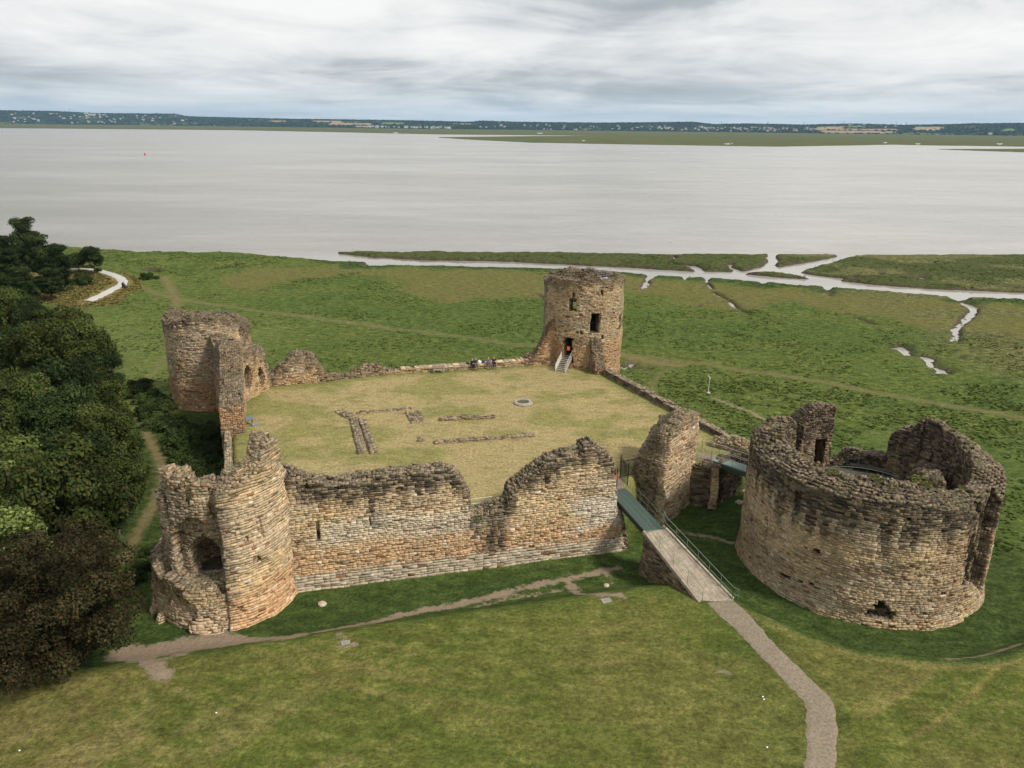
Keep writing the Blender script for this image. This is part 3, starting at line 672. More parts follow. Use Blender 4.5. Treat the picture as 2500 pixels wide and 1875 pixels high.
def build_water():
    xs = np.array([-30000, -8000, -3000, -1000, 0, 1000, 3000, 8000, 30000.]); ys = np.array([104, 180, 250, 500, 1000, 2500, 6000, 12000, 30000.])
    X, Y = np.meshgrid(xs, ys, indexing='ij'); n = len(ys); idx = np.arange(X.size).reshape(X.shape)
    F = np.stack([idx[:-1, :-1], idx[1:, :-1], idx[1:, 1:], idx[:-1, 1:]], -1).reshape(-1, 4)
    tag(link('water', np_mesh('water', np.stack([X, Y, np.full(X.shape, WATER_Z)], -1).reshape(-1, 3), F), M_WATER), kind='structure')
build_water()

# ---------------------------------------------------------------- the castle
def thing(name, label, cat, loc=(0, 0, 0), rz=0., group=None): return tag(empty(name, loc, rz), label, cat, group)
def build_keep():
    t = thing('ruined_round_keep', 'huge broken round stone keep standing alone in its own moat on the right', 'castle keep', (KEEP[0], KEEP[1], -4.6))
    inv = (-KEEP[0], -KEEP[1], 4.6)
    P = sorted([(0, 5.5), (16, 5.9), (28, 6.2), (36, 6.1), (40, 5.1), (47, 4.9), (53, 4.2), (54.5, 1.9), (67, 1.9), (70, 2.1), (79, 2.1), (83, 1.0), (91.5, .8), (92.5, 6.1), (107, 6.3), (112, 5.8), (117, 4.6), (118.5, 2.2), (124, 2.2), (126, 5.2), (134, 5.8), (143, 5.9), (152, 5.7), (171, 6.3), (176, 5.8),
                (200, 5.7), (212, 5.6), (240, 5.6), (263, 5.7), (280, 5.2), (293, 4.8), (297, 4.6), (300, 4.4), (305, 4.4), (321, 4.6), (330, 5.2), (343, 5.5), (360, 5.5)])
    def carve(a, z, t_):
        br = (a > 293+(vn(z*1.8, 1, 0, 5)-.5)*4) & (a < 320+(vn(z*1.3, 4, 0, 6)-.5)*4) & (t_ < .75+.7*vn(a*.2, z*.7, 0, 41)) & (z > -.9-(a-296)*.12)
        cave = (a > 294) & (a < 314) & (z > -1.4+(a-294)*.03) & (z < 2.3-np.abs(a-302)*.06) & (t_ < 2.45)
        dip = (a > 213) & (a < 217) & (z > 2.9) & (z < 4.8) & (t_ < .5)
        door = (a > 96.5) & (a < 105) & (z < 3.9) & (z > -1.5) & (t_ > .75)
        thin = ((a < 34) & (a > 4)) & (t_ > 1.8+.3*vn(a*.1, z, 0, 4)) & (z > 1.3+1.2*vn(a*.15, 2, 0, 7))
        return br | cave | dip | door | thin
    holes = [(198.4, 199.6, -1.3, 1.0), (251, 263.5, -3.9, -3.2, 1.5, .9), (254, 261, -3.6, -2.6, 1., 3), (255.5, 259.5, -2.7, -2.3, .6, .8), (261, 263, 4.3, 4.8, .3, .5), (210.5, 216.5, -2.95, -2.7, 0, .45), (220, 223, -2.8, -2.4, 0, .45),
             (226, 228.4, -2.6, -2.2, 0, .5), (226, 229, .3, .75, 0, .4), (236, 237, -2.5, -2.3, 0, .4)]
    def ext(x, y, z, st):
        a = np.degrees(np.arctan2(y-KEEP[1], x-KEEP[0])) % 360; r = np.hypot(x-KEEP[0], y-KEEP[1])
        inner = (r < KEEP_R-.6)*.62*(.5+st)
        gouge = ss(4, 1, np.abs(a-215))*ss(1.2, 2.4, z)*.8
        left = ss(195, 180, a)*(a > 150)*.25  # shade of the side away from the sun, painted into the colour
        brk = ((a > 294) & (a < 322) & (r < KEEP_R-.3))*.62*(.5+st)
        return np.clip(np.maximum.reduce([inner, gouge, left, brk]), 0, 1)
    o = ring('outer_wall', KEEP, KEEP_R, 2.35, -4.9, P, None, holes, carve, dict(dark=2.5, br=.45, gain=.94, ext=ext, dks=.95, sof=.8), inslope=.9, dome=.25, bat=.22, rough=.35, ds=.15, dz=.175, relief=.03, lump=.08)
    kid(o, t, inv)
    inner_p = [(0, 3.7), (15, 3.2), (28, 1.5), (35, .8), (70, .8), (80, 1.2), (90, 1.0), (100, .6), (170, .6), (200, 1.5), (270, 3.), (300, 3.6), (330, 4.6), (350, 4.2), (360, 3.7)]
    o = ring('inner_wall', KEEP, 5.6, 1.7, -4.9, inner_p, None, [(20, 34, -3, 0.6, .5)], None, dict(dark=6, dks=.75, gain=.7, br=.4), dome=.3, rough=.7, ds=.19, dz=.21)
    kid(o, t, inv)
    # rubble mass of the surviving upper floor on the east side
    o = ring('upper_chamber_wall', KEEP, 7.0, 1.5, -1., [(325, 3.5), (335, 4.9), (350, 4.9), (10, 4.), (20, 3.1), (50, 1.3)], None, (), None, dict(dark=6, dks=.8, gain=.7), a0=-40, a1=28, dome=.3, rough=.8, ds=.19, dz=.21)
    kid(o, t, inv)
    m = MB(); m.cap(7.1, 1.05, 48, (KEEP[0], KEEP[1], 0)); m.lathe([(7.1, 1.05), (7.1, .6)], 48, KEEP+(0,))
    kid(m.build('upper_floor', plain('grey_floor_slab', (.085, .08, .072), .95, var=.3, scale=1.2)), t, inv)
    # jambs and slab of the gallery roof platform
    m = MB(); a = math.radians(62); m.box((KEEP[0]+8.0*math.cos(a), KEEP[1]+8.0*math.sin(a), 1.45), (3.6, 2.6, .18), Matrix.Rotation(a-math.pi/2, 3, 'Z'))
    kid(m.build('landing_slab', plain('dark_slab', (.09, .085, .075), .9)), t, inv)
    rl = MB()
    for zz in (2.15, 1.7):
        rl.tube([(KEEP[0]+4.9*math.cos(b), KEEP[1]+4.9*math.sin(b), zz) for b in np.radians(np.linspace(35, 200, 22))], .022, 5)
    for b in np.radians(np.linspace(35, 200, 12)): rl.tube([(KEEP[0]+4.9*math.cos(b), KEEP[1]+4.9*math.sin(b), z) for z in (1.05, 2.15)], .022, 5)
    kid(rl.build('handrail', M_RAILG), t, inv)
    rl = MB(); p0 = np.array(KEEP)+8.9*np.array([math.cos(1.21), math.sin(1.21)]); p1 = np.array(KEEP)+6.9*np.array([math.cos(1.25), math.sin(1.25)])
    for zz in (2.5, 2.1): rl.tube([(*p0, zz), (*p1, zz)], .025, 5)
    for f in (0, .5, 1): q = p0+(p1-p0)*f; rl.tube([(*q, 1.5), (*q, 2.5)], .025, 5)
    kid(rl.build('landing_rail', M_RAILG), t, inv)
def kid(o, t, inv=None):
    """hang a mesh built in world coordinates under its thing without moving it"""
    if o is None: return
    l = t.location; me = o.data
    me.transform(Matrix.Translation((-l[0], -l[1], -l[2]))); o.parent = t; KIDS.setdefault(t.name, []).append(o)
    return o
build_keep()

def build_ne():
    t = thing('round_corner_tower', 'tall complete round tower with doorway and windows at the far right lawn corner', 'castle tower', (NE[0], NE[1], -5.5))
    P = [(0, 11.8), (34, 11.6), (60, 11.5), (77, 11.8), (88, 11.5), (106, 11.8), (128, 11.7), (146, 11.5), (175, 11.4), (200, 11.5), (208, 12), (241, 12), (259, 12.), (266, 12.5), (271, 12.7), (286, 12.7), (288.5, 12.1), (312, 11.9), (342, 11.9), (360, 11.8)]
    holes = [(245, 256, 7.8, 9.5, .8), (248, 253.5, 9.4, 10.3, .3, .5), (90, 110, 4.6, 8.2, .8), (275, 291, 5.1, 7.6, .5, 3), (289.5, 293.5, 9.9, 10.7, .2, .7), (329, 341, 4.8, 6.9, .5, 1.), (237, 252, 1.3, 4.3, .5, 3), (250, 252.5, .6, 1.6, .3, .6), (292, 297, 4.0, 4.7, .4, .7),
             (256, 259, 5.0, 5.3, 0, .4), (261, 266, 4.9, 5.15, 0, .4), (228, 231, 7.7, 7.9, 0, .3), (240, 242, 6.9, 7.05, 0, .3), (312, 314, 7.2, 7.6, .2, .3)]
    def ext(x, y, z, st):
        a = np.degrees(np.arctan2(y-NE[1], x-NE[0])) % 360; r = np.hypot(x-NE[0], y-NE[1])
        return np.clip(((r < NE_R-.5)*.7) + ss(205, 190, a)*(a > 120)*.35 + ss(2.4, .6, np.abs(a-291))*(z > 10.9)*.7, 0, 1)  # painted shade inside the hollow and on the left side
    opt = dict(dark=.9, gain=.86, redz=3.6, red=.75, ext=ext, dks=.6, br=.5)
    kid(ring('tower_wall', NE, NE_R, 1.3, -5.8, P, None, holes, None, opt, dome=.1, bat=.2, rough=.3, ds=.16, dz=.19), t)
    kid(wall('wall_stub', (5.8, 101.5), (1.7, 100.9), 1.8, -.6, [(0, 7.4), (.6, 6.2), (1.2, 4.6), (2, 2.8), (2.9, 1.4), (4.1, .75)], None, side=-1, opt=dict(opt, redz=9), dome=.2, rough=.5), t)
    kid(wall('wall_stub', (10.2, 100.4), (10.9, 97.3), 1.5, -.8, [(0, 4.6), (.8, 4.2), (1.6, 2.8), (2.4, 1.5), (3.2, 1.)], None, side=1, opt=dict(opt, dark=5, redz=1), dome=.3, rough=.7), t)
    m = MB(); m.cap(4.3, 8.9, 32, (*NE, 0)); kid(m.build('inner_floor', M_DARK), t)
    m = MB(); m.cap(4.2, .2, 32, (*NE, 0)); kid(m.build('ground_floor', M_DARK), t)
    # viewing platform and its railing on the wall head
    a = math.radians(297); c = (NE[0]+4.4*math.cos(a), NE[1]+4.4*math.sin(a))
    R = Matrix.Rotation(a+math.pi/2, 3, 'Z'); m = MB(); m.box((c[0], c[1], 12.0), (2.1, 1.3, .12), R); kid(m.build('viewing_platform', M_STEEL), t)
    m = MB(); Q = [(-1.05, -.65), (1.05, -.65), (1.05, .65), (-1.05, .65)]; Q = [Vector((c[0], c[1], 12.06))+R @ Vector((x, y, 0)) for x, y in Q]
    for z in (.55, 1.1): m.tube([q+Vector((0, 0, z)) for q in Q+Q[:1]], .018, 5)
    for i in range(4):
        for f in np.linspace(0, 1, 6)[:-1]: q = Q[i].lerp(Q[(i+1) % 4], f); m.tube([q, q+Vector((0, 0, 1.1))], .012, 4)
    kid(m.build('platform_railing', plain('dull_rail', (.30, .29, .27), .6)), t)
    # grille gate in the doorway and window frame
    a = math.radians(244.5); d = Vector((math.cos(a), math.sin(a), 0)); q = Vector((NE[0], NE[1], 0))+d*4.5; s = Vector((-d.y, d.x, 0)); m = MB()
    for f in np.linspace(-.55, .55, 9): m.tube([q+s*f+Vector((0, 0, 1.5)), q+s*f+Vector((0, 0, 4.0))], .02, 4)
    for z in (1.6, 2.7, 3.9): m.tube([q-s*.55+Vector((0, 0, z)), q+s*.55+Vector((0, 0, z))], .03, 4)
    kid(m.build('door_grille', M_DARKIRON), t)
    a = math.radians(283.5); d = Vector((math.cos(a), math.sin(a), 0)); q = Vector((NE[0], NE[1], 0))+d*4.6; s = Vector((-d.y, d.x, 0)); m = MB()
    for f in (-.5, -.17, .17, .5): m.tube([q+s*f+Vector((0, 0, 5.2)), q+s*f+Vector((0, 0, 7.4))], .025, 4)
    m.tube([q-s*.5+Vector((0, 0, 6.2)), q+s*.5+Vector((0, 0, 6.2))], .025, 4); kid(m.build('window_grille', M_DARKIRON), t)
    return t
build_ne()

def build_nw():
    t = thing('broken_corner_tower', 'squat reddish round tower rising from dark shrubs at the far left corner', 'castle tower', (NW[0], NW[1], -5))
    P = [(0, 5.2), (70, 6.), (120, 6.4), (150, 6.6), (160, 7.3), (172, 7.6), (191, 7.2), (205, 7.), (218, 7.2), (228, 6.9), (248, 7.4), (268, 8.0), (285, 8.1), (301, 7.8), (325, 7.3), (334, 6.8), (339, 5.9), (344, 4.6), (350, 4.3), (360, 5.2)]
    o = dict(dark=.8, gain=.92, redz=-.6, red=1.0, dks=.75, ext=lambda x, y, z, st: ss(196, 180, np.degrees(np.arctan2(y-NW[1], x-NW[0])) % 360)*.3)  # ext darkens the left and back stones as painted shade
    kid(ring('tower_wall', NW, NW_R, 1.7, -5.3, P, None, [(236, 238, -1.5, -1.3, 0, .3), (262, 264, -.6, -.35, 0, .4)], None, o, dome=.3, bat=.25, rough=.3, ds=.17, dz=.21), t)
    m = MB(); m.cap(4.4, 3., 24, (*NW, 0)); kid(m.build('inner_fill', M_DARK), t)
    t = thing('ruined_gate_block', 'tall broken stone block with two dark openings joined to the left corner tower', 'ruined wall', (-30.5, 84, 0))
    o = dict(dark=1.6, gain=.95, dks=.55, redz=1.4, red=.35, br=.5)
    o2 = dict(o, tint=lambda x, y, z: ((y < 76.4)*ss(.7, .9, z)*ss(2.3, 2.1, z)*.85+(y < 76.4)*ss(2.3, 2.4, z)*ss(2.9, 2.7, z)*.6, (.44, .25, .13)))
    kid(wall('west_wall', (-27.9, 75.6), (-31.2, 86), 2.3, -4.8, [(0, 1.0), (.6, 1.1), (.9, 2.9), (2.2, 2.9), (4, 3.5), (6, 4.3), (8, 5.4), (10, 6.5), (11, 6.8)], None, side=1, opt=o2, dome=.15, rough=.4, holes=[(1.2, 2.5, .6, 2.0)] if 0 else ()), t)
    def carve(s, z, t_):
        e1 = ((s-1.2)/1.0)**2+((z-2.7)/1.45)**2 < 1; e2 = ((s-3.9)/.65)**2+((z-1.9)/1.3)**2 < 1
        return (e1 & (t_ < 1.6)) | e2
    kid(wall('north_wall', (-31.2, 85.4), (-29.6, 91.4), 1.7, -1, [(0, 7.0), (1.7, 6.5), (3.2, 5.7), (4.8, 5.3), (5.0, 3.8), (6.2, 1.2)], None, side=1, opt=o, dome=.3, rough=.4, carve=carve), t)
    kid(wall('cross_wall', (-31.5, 86.2), (-36.6, 96), 2., -4.8, [(0, 6.8), (2, 7), (5, 5), (11, 5.4)], None, side=1, opt=dict(o, dark=3), dome=.2), t)
    t = thing('low_wall', 'low pale-topped parapet wall along the left edge of the lawn', 'wall', (-28, 70, 0))
    kid(wall('coursed_wall', (-25.6, 63.2), (-29.9, 75.3), .62, -4.8, [(0, .55), (13, .55)], None, side=-1, opt=dict(dark=.2, dks=.4, topc=1.9, moss=.2, gain=.8), dome=.05, rough=.12, rub=.05, lump=.05), t)
build_nw()

def build_sw():
    t = thing('shattered_round_tower', 'shattered round tower with a tall pointed stump at the near left corner', 'castle tower', (SW[0], SW[1], -4.2))
    P = [(0, 6.6), (10, 5.4), (20, 5.0), (40, 4.6), (56, 4.2), (69, 3.4), (86, 2.0), (103, .4), (120, -.2), (210, -.2), (226, 0), (229, 6.6), (238, 7.5), (246, 7.8), (250, 7.2), (258, 7.7), (266, 7.1), (272, 6.7), (280, 7.0), (291.5, 7.0),
         (293, 6.6), (301, 6.9), (311, 7.2), (322, 7.5), (328, 7.9), (332, 9.1), (337, 9.7), (345, 9.5), (352, 8.4), (360, 6.6)]
    def carve(a, z, t_):
        set_ = (a > 186) & (a < 292.5) & (z > -.7+.9*vn(a*.15, 0, 0, 8)-.012*(a-230)) & (t_ < .95+.25*vn(a*.12, z*.6, 0, 9))
        e2 = ((a-272)/21)**2+((z-.8)/2.0)**2 < 1; rec = ((a-267)/26)**2+((z-1.5)/3.1)**2 < 1
        hol = (e2 & (z > -.5)) | (rec & (t_ < 1.75) & (z > -.3))
        low = (a > 190) & (a < 292) & (t_ < .35*vn(a*.11, z*.8, 0, 3))
        top_ = (z > 7.3) & (t_ > 1.35) & (a > 300)
        return set_ | hol | low | top_
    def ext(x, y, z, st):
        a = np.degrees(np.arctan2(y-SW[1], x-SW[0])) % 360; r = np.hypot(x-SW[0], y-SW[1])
        left = (a < 300) & (a > 150)  # left part, darkened in the colour to stand for its shade
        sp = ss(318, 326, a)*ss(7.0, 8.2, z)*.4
        joint = ss(4, 1, np.abs(a-293))*(z > -2)*.7  # shade of the set-back step painted along the joint
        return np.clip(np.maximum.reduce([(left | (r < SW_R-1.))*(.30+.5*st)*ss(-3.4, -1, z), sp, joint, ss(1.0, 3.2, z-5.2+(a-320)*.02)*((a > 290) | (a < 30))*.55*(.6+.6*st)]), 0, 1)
    holes = [(323.4, 325, 2.5, 4.0, .25), (358, 6, .1, 1.1, 1.4, .9), (311, 314.5, 2.5, 2.8, 0, .3), (315, 319, .7, 1.3, .3, .3), (300, 303, -2.8, -2.4, 0, .25)]
    o = dict(dark=.9, gain=1.22, redz=-1.4, red=.8, redm=lambda x, y: .12+.88*ss(286, 300, np.degrees(np.arctan2(y-SW[1], x-SW[0])) % 360), ext=ext, dks=.35, br=.62, gone=.035, moss=.7)
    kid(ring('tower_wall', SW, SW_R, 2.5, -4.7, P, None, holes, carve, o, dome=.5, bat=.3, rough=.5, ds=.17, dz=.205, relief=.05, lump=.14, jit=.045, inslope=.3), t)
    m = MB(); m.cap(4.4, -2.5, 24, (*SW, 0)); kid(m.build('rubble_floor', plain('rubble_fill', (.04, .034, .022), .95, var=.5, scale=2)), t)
build_sw()

def build_swall():
    t = thing('curtain_wall', 'long cream and orange stone curtain wall with broken blackened top in front of the lawn', 'castle wall', (-3.5, 57, -4.2))
    P = [(-.5, 6.2), (.6, 5.8), (1.1, 5.3), (1.8, 5.0), (3.1, 4.75), (6.2, 4.7), (8.4, 4.95), (12.1, 4.9), (13.2, 4.6), (13.9, 3.7), (14.3, 2.6), (14.45, .7), (15.4, .75), (16.5, 1.0), (17.4, 1.3), (17.8, 2.6), (18.7, 3.2), (19.6, 3.9), (20.9, 4.6), (22.2, 5.1),
         (23.8, 5.1), (24.0, 5.8), (24.8, 5.9), (25.9, 5.3), (26.5, 4.4), (26.9, 3.6), (27.2, -.4), (28., -1.2), (28.3, -3)]
    def ext(x, y, z, st):
        s = (x+17.2)*.9676+(y-53.1)*.2524; d = (y-53.1)*.9676-(x+17.2)*.2524
        band = ss(1.5, .7, np.abs(s-16.4-(z*.05)))*ss(2., .8, z)*.85*(.5+.8*st)
        slope = ss(.0, .6, z-(np.interp(s, [17, 18.6, 20.6, 21.6], [.9, 2.3, 3.0, 9])))*(s > 16.8)*(s < 21.6)*.8
        run = ss(.45, .15, np.abs(s-6.5))*(z > .6)*(z < 4)*.8
        run2 = ss(.5, .2, np.abs(s-9))*(z > 2)*.5
        return np.clip(np.maximum.reduce([band, slope, run, run2]), 0, 1)
    def tint(x, y, z):
        s = (x+17.2)*.9676+(y-53.1)*.2524; n = fbm(s*.5, z*1.2, 0, 88, 3)
        pale = np.maximum(ss(22.5, 24.5, s+(n-.5)*3)*ss(1.6, .9, z+(n-.5))*ss(-2.2, -1.2, z+(n-.5))*.75, ss(1, 3, s)*ss(17, 13, s)*ss(2.6, 1.6, z+n)*ss(-1.2, .2, z+n-.5)*.45)
        return pale, (.54, .49, .40)
    o = dict(tint=tint, dark=1.15, gain=1.12, redz=-.5, red=.6, pz=-2.95, ext=ext, dks=.92, br=.6, moss=.6)
    hol = [(1.45, 1.8, 4.5, 4.85), (2.1, 2.4, .2, 1.7), (6.3, 6.5, .8, 1.5)]
    kid(wall('wall_face', SWALL[0], (10.3, 60.27), 1.9, -4.7, P, None, side=1, opt=o, dome=.5, rough=.32, holes=hol, ds=.165, dz=.185, relief=.045, lump=.06, bat=.0), t)
    u = np.array([.9676, .2524]); nn = np.array([.2524, -.9676])
    a = np.array(SWALL[0])+nn*.10; kid(wall('wall_plinth', tuple(a), tuple(a+u*27.9), .5, -4.8, [(0, -2.9), (28, -2.95)], None, side=1, opt=dict(dark=-3, pz=9, gain=1.0, dks=0, topc=1.2, redz=-9, br=.9), dome=.0, rough=.1, ds=.25, dz=.24, rub=.02, lump=.05), t)
build_swall()

def build_gatehouse():
    t = thing('gatehouse_fragment', 'tall jagged slab of gatehouse wall right of the green footbridge', 'ruined wall', (14.6, 68, -4.5))
    A = np.array((14.2, 64.7)); B = np.array((17.9, 69.6)); u = (B-A)/np.linalg.norm(B-A)
    def solidcut(s, z, t_):
        lim = np.interp(s - t_*.0, [0, .5, 2, 3.7, 5.3, 6.2], [4.9, 5.3, 5.5, 6.0, 5.4, 5.0])
        drop = np.interp(t_, [0, .8, 1.6, 2.4, 3.2, 4.], [0, .0, 1.0, 2.2, 3.8, 5.2])*np.interp(s, [0, 2.5, 5, 6.5], [1, .8, .35, .2])
        return z > lim-drop
    def ext(x, y, z, st):
        s = (x-A[0])*u[0]+(y-A[1])*u[1]; d = -(x-A[0])*u[1]*-1
        w = (x-A[0])*(-u[1])+(y-A[1])*u[0]
        left = (s < .25)*ss(.6, 1.4, w+.5*st)*.72  # shade of the left face painted into its stones
        return np.clip(np.maximum.reduce([left, ss(-3.0, -4.4, z+(st-.5)*2)*.35, (s > 4)*ss(0, 3, z)*.3*st, (w > 1.2)*.4+0*z]), 0, 1)
    kid(wall('wall_mass', tuple(A), tuple(B), 3.6, -4.9, [(0, 6), (3.7, 6.3), (6.2, 5.6)], None, side=1, carve=solidcut, opt=dict(dark=1.3, gain=1.05, pz=-9, ext=ext, dks=.55, br=.55, gone=.04), dome=0, rough=.5, ds=.18, dz=.2, relief=.05, lump=.2), t)
    t = thing('retaining_wall', 'dark stained retaining wall below the second footbridge and the lawn edge', 'wall', (19.5, 69, -4.5))
    o = dict(dark=4.5, gain=.85, dks=.8)
    kid(wall('front_face', (17.2, 69.3), (19.7, 68.7), 1.6, -4.8, [(0, -.1), (3, -.1)], None, opt=o, dome=.0, rough=.15, lump=.12), t)
    kid(wall('return_face', (19.7, 68.7), (23.4, 72.0), 1.5, -4.8, [(0, -.1), (2, -.1), (5, -.2)], None, opt=dict(o, gain=.75), dome=0, rough=.3, holes=[(.5, 1.4, -4.5, -1.2)], carve=lambda s, z, t_: (s > .5) & (s < 1.6) & (z < -.6) & (t_ < .6)), t)
    kid(wall('buttress', (19.35, 68.45), (20.0, 68.3), .7, -4.8, [(0, -.3), (.7, -.3)], None, opt=dict(dark=.2, gain=1.1, dks=.2), dome=0, rough=.2), t)
    t = thing('rubble_stump', 'rounded grey stone stump on the lawn corner beside the second footbridge', 'ruined wall', (22, 73, 0))
    kid(wall('stump_mass', (20.4, 73.6), (23.8, 71.3), 1.7, -1.5, [(0, .3), (.8, .8), (2, .95), (3.4, .8), (4.1, .4)], None, opt=dict(dark=2, dks=.25, gain=1., topc=1.5), dome=.4, rough=.4), t)
build_gatehouse()

def build_lowwalls():
    o = dict(dark=.1, dks=.25, topc=2.0, moss=.3, gain=.9)
    t = thing('parapet_wall', 'long low parapet wall along the far edge of the lawn where people sit', 'wall', (-8, 99, 0))
    kid(wall('coursed_wall', (-16.7, 96.3), (4., 101.6), 1., -5.6, [(0, .4), (11, .42), (16, .55), (21.4, .7)], None, opt=o, dome=.02, rough=.1, rub=.03, dz=.2), t)
    kid(wall('coping', (-14.5, 96.82), (3.6, 101.46), 1.04, .42, [(0, .55), (6, .6), (11, .72), (19, .95)], None, opt=dict(o, dark=-3, dks=0, gain=1.05, topc=2., moss=0), dome=0, rough=.04, rub=.0, ds=.3, dz=.1, dt=1.1), t)
    t = thing('parapet_wall', 'low parapet wall running from the tall tower down the right edge of the lawn', 'wall', (17, 86, 0))
    kid(wall('coursed_wall', (11.5, 98.3), (22.9, 73.7), .85, -5.2, [(0, .75), (5, .85), (12, .7), (18, .6), (27.2, .5)], None, opt=dict(dark=.5, dks=.85, topc=1.7, moss=.3, gain=.8), dome=.0, rough=.12, rub=.04), t)
    t = thing('ruined_wall_hump', 'hump of broken masonry on the far left edge of the lawn', 'ruined wall', (-24, 93.5, 0))
    kid(wall('rubble_wall', (-30.2, 90.8), (-17.9, 95.8), 1.6, -5.2, [(0, 1.2), (1.1, 1.9), (2.2, 2.7), (2.8, 3.4), (4.3, 3.75), (5.7, 3.4), (6.3, 2.0), (7.2, 1.1), (8., .65), (9.5, .4), (11, .4), (13.3, .5)], None, opt=dict(dark=1.3, dks=.6, gain=.95, redz=1.2, red=.35), dome=.3, rough=.5), t)
    t = thing('ruined_wall_stump', 'small rubble stump between the wall hump and the far parapet', 'ruined wall', (-18, 96, 0))
    kid(wall('rubble_wall', (-20.6, 95.0), (-15.2, 96.9), 1.3, -2, [(0, .4), (1, 1.1), (2.4, 1.25), (4, .8), (5.7, .5)], None, opt=dict(dark=1, dks=.5, gain=.95), dome=.3, rough=.5), t)
    # foundations in the lawn
    z0 = -.35
    def fnd(label, parts, name='wall_foundation'):
        P0 = parts[0][0]; t = thing(name, label, 'foundation', (P0[0], P0[1], 0))
        for a, b, T, sd, hh in parts: kid(wall('stone_course', a, b, T, z0, [(0, hh), (20, hh)], None, side=sd, opt=dict(dark=.1, dks=.35, gain=.8, topc=1.5, moss=.25), dome=.02, rough=.14, ds=.22, dz=.15, dt=.3, jit=.05, lump=.04, rub=.05), t)
    fnd('long T-shaped stone foundation on the left part of the lawn', [((-17.2, 80.9), (-14.3, 70.8), .8, -1, .18), ((-16.4, 80.4), (-13.9, 70.8), .1, -1, .0), ((-20.1, 82.6), (-17.6, 79.6), 1.1, 1, .16), ((-17.4, 81.9), (-11.4, 83.5), .35, 1, .14), ((-12.0, 82.3), (-11., 79.1), 1.6, 1, .14), ((-16.2, 80.2), (-13.2, 70.9), .7, -1, .2)])
    fnd('small square stone footing alone on the lawn', [((-9.6, 74.), (-8.9, 74.1), 1.3, 1, .15)])
    fnd('shorter straight stone footing on the lawn, farther of the two', [((-7.9, 80.0), (-1.8, 80.9), .6, 1, .24)])
    fnd('longer straight stone footing on the lawn, nearer of the two', [((-7.8, 73.4), (2.4, 75.6), .6, 1, .24)])
build_lowwalls()

# ---------------------------------------------------------------- ramp, footbridges, gates, stairs
def slab(name, A0, A1, B0, B1, th, mat, parent):
    """solid deck: left/right edge points at one end (A0,A1) and at the other (B0,B1)"""
    v = [Vector(p) for p in (A0, A1, B1, B0)]; v += [p-Vector((0, 0, th)) for p in v]
    me = bpy.data.meshes.new(name); me.from_pydata(v, [], [(0, 1, 2, 3)[::-1], (4, 5, 6, 7), (0, 1, 5, 4), (1, 2, 6, 5), (2, 3, 7, 6), (3, 0, 4, 7)]); me.update()
    bm = bmesh.new(); bm.from_mesh(me); bmesh.ops.recalc_face_normals(bm, faces=bm.faces); bm.to_mesh(me); bm.free()
    o = link(name, me, mat); kid(o, parent); return o
def rail(name, P, mat, parent, h=1.1, gap=1.3, mid=(.55,), r=.028):
    P = [Vector(p) for p in P]; m = MB()
    for z in (h,)+tuple(mid): m.tube([p+Vector((0, 0, z)) for p in P], r, 5)
    for a, b in zip(P[:-1], P[1:]):
        n = max(1, int((b-a).length/gap))
        for k in range(n+1): q = a.lerp(b, k/n); m.tube([q, q+Vector((0, 0, h))], r, 5)
    o = m.build(name, mat); kid(o, parent); return o
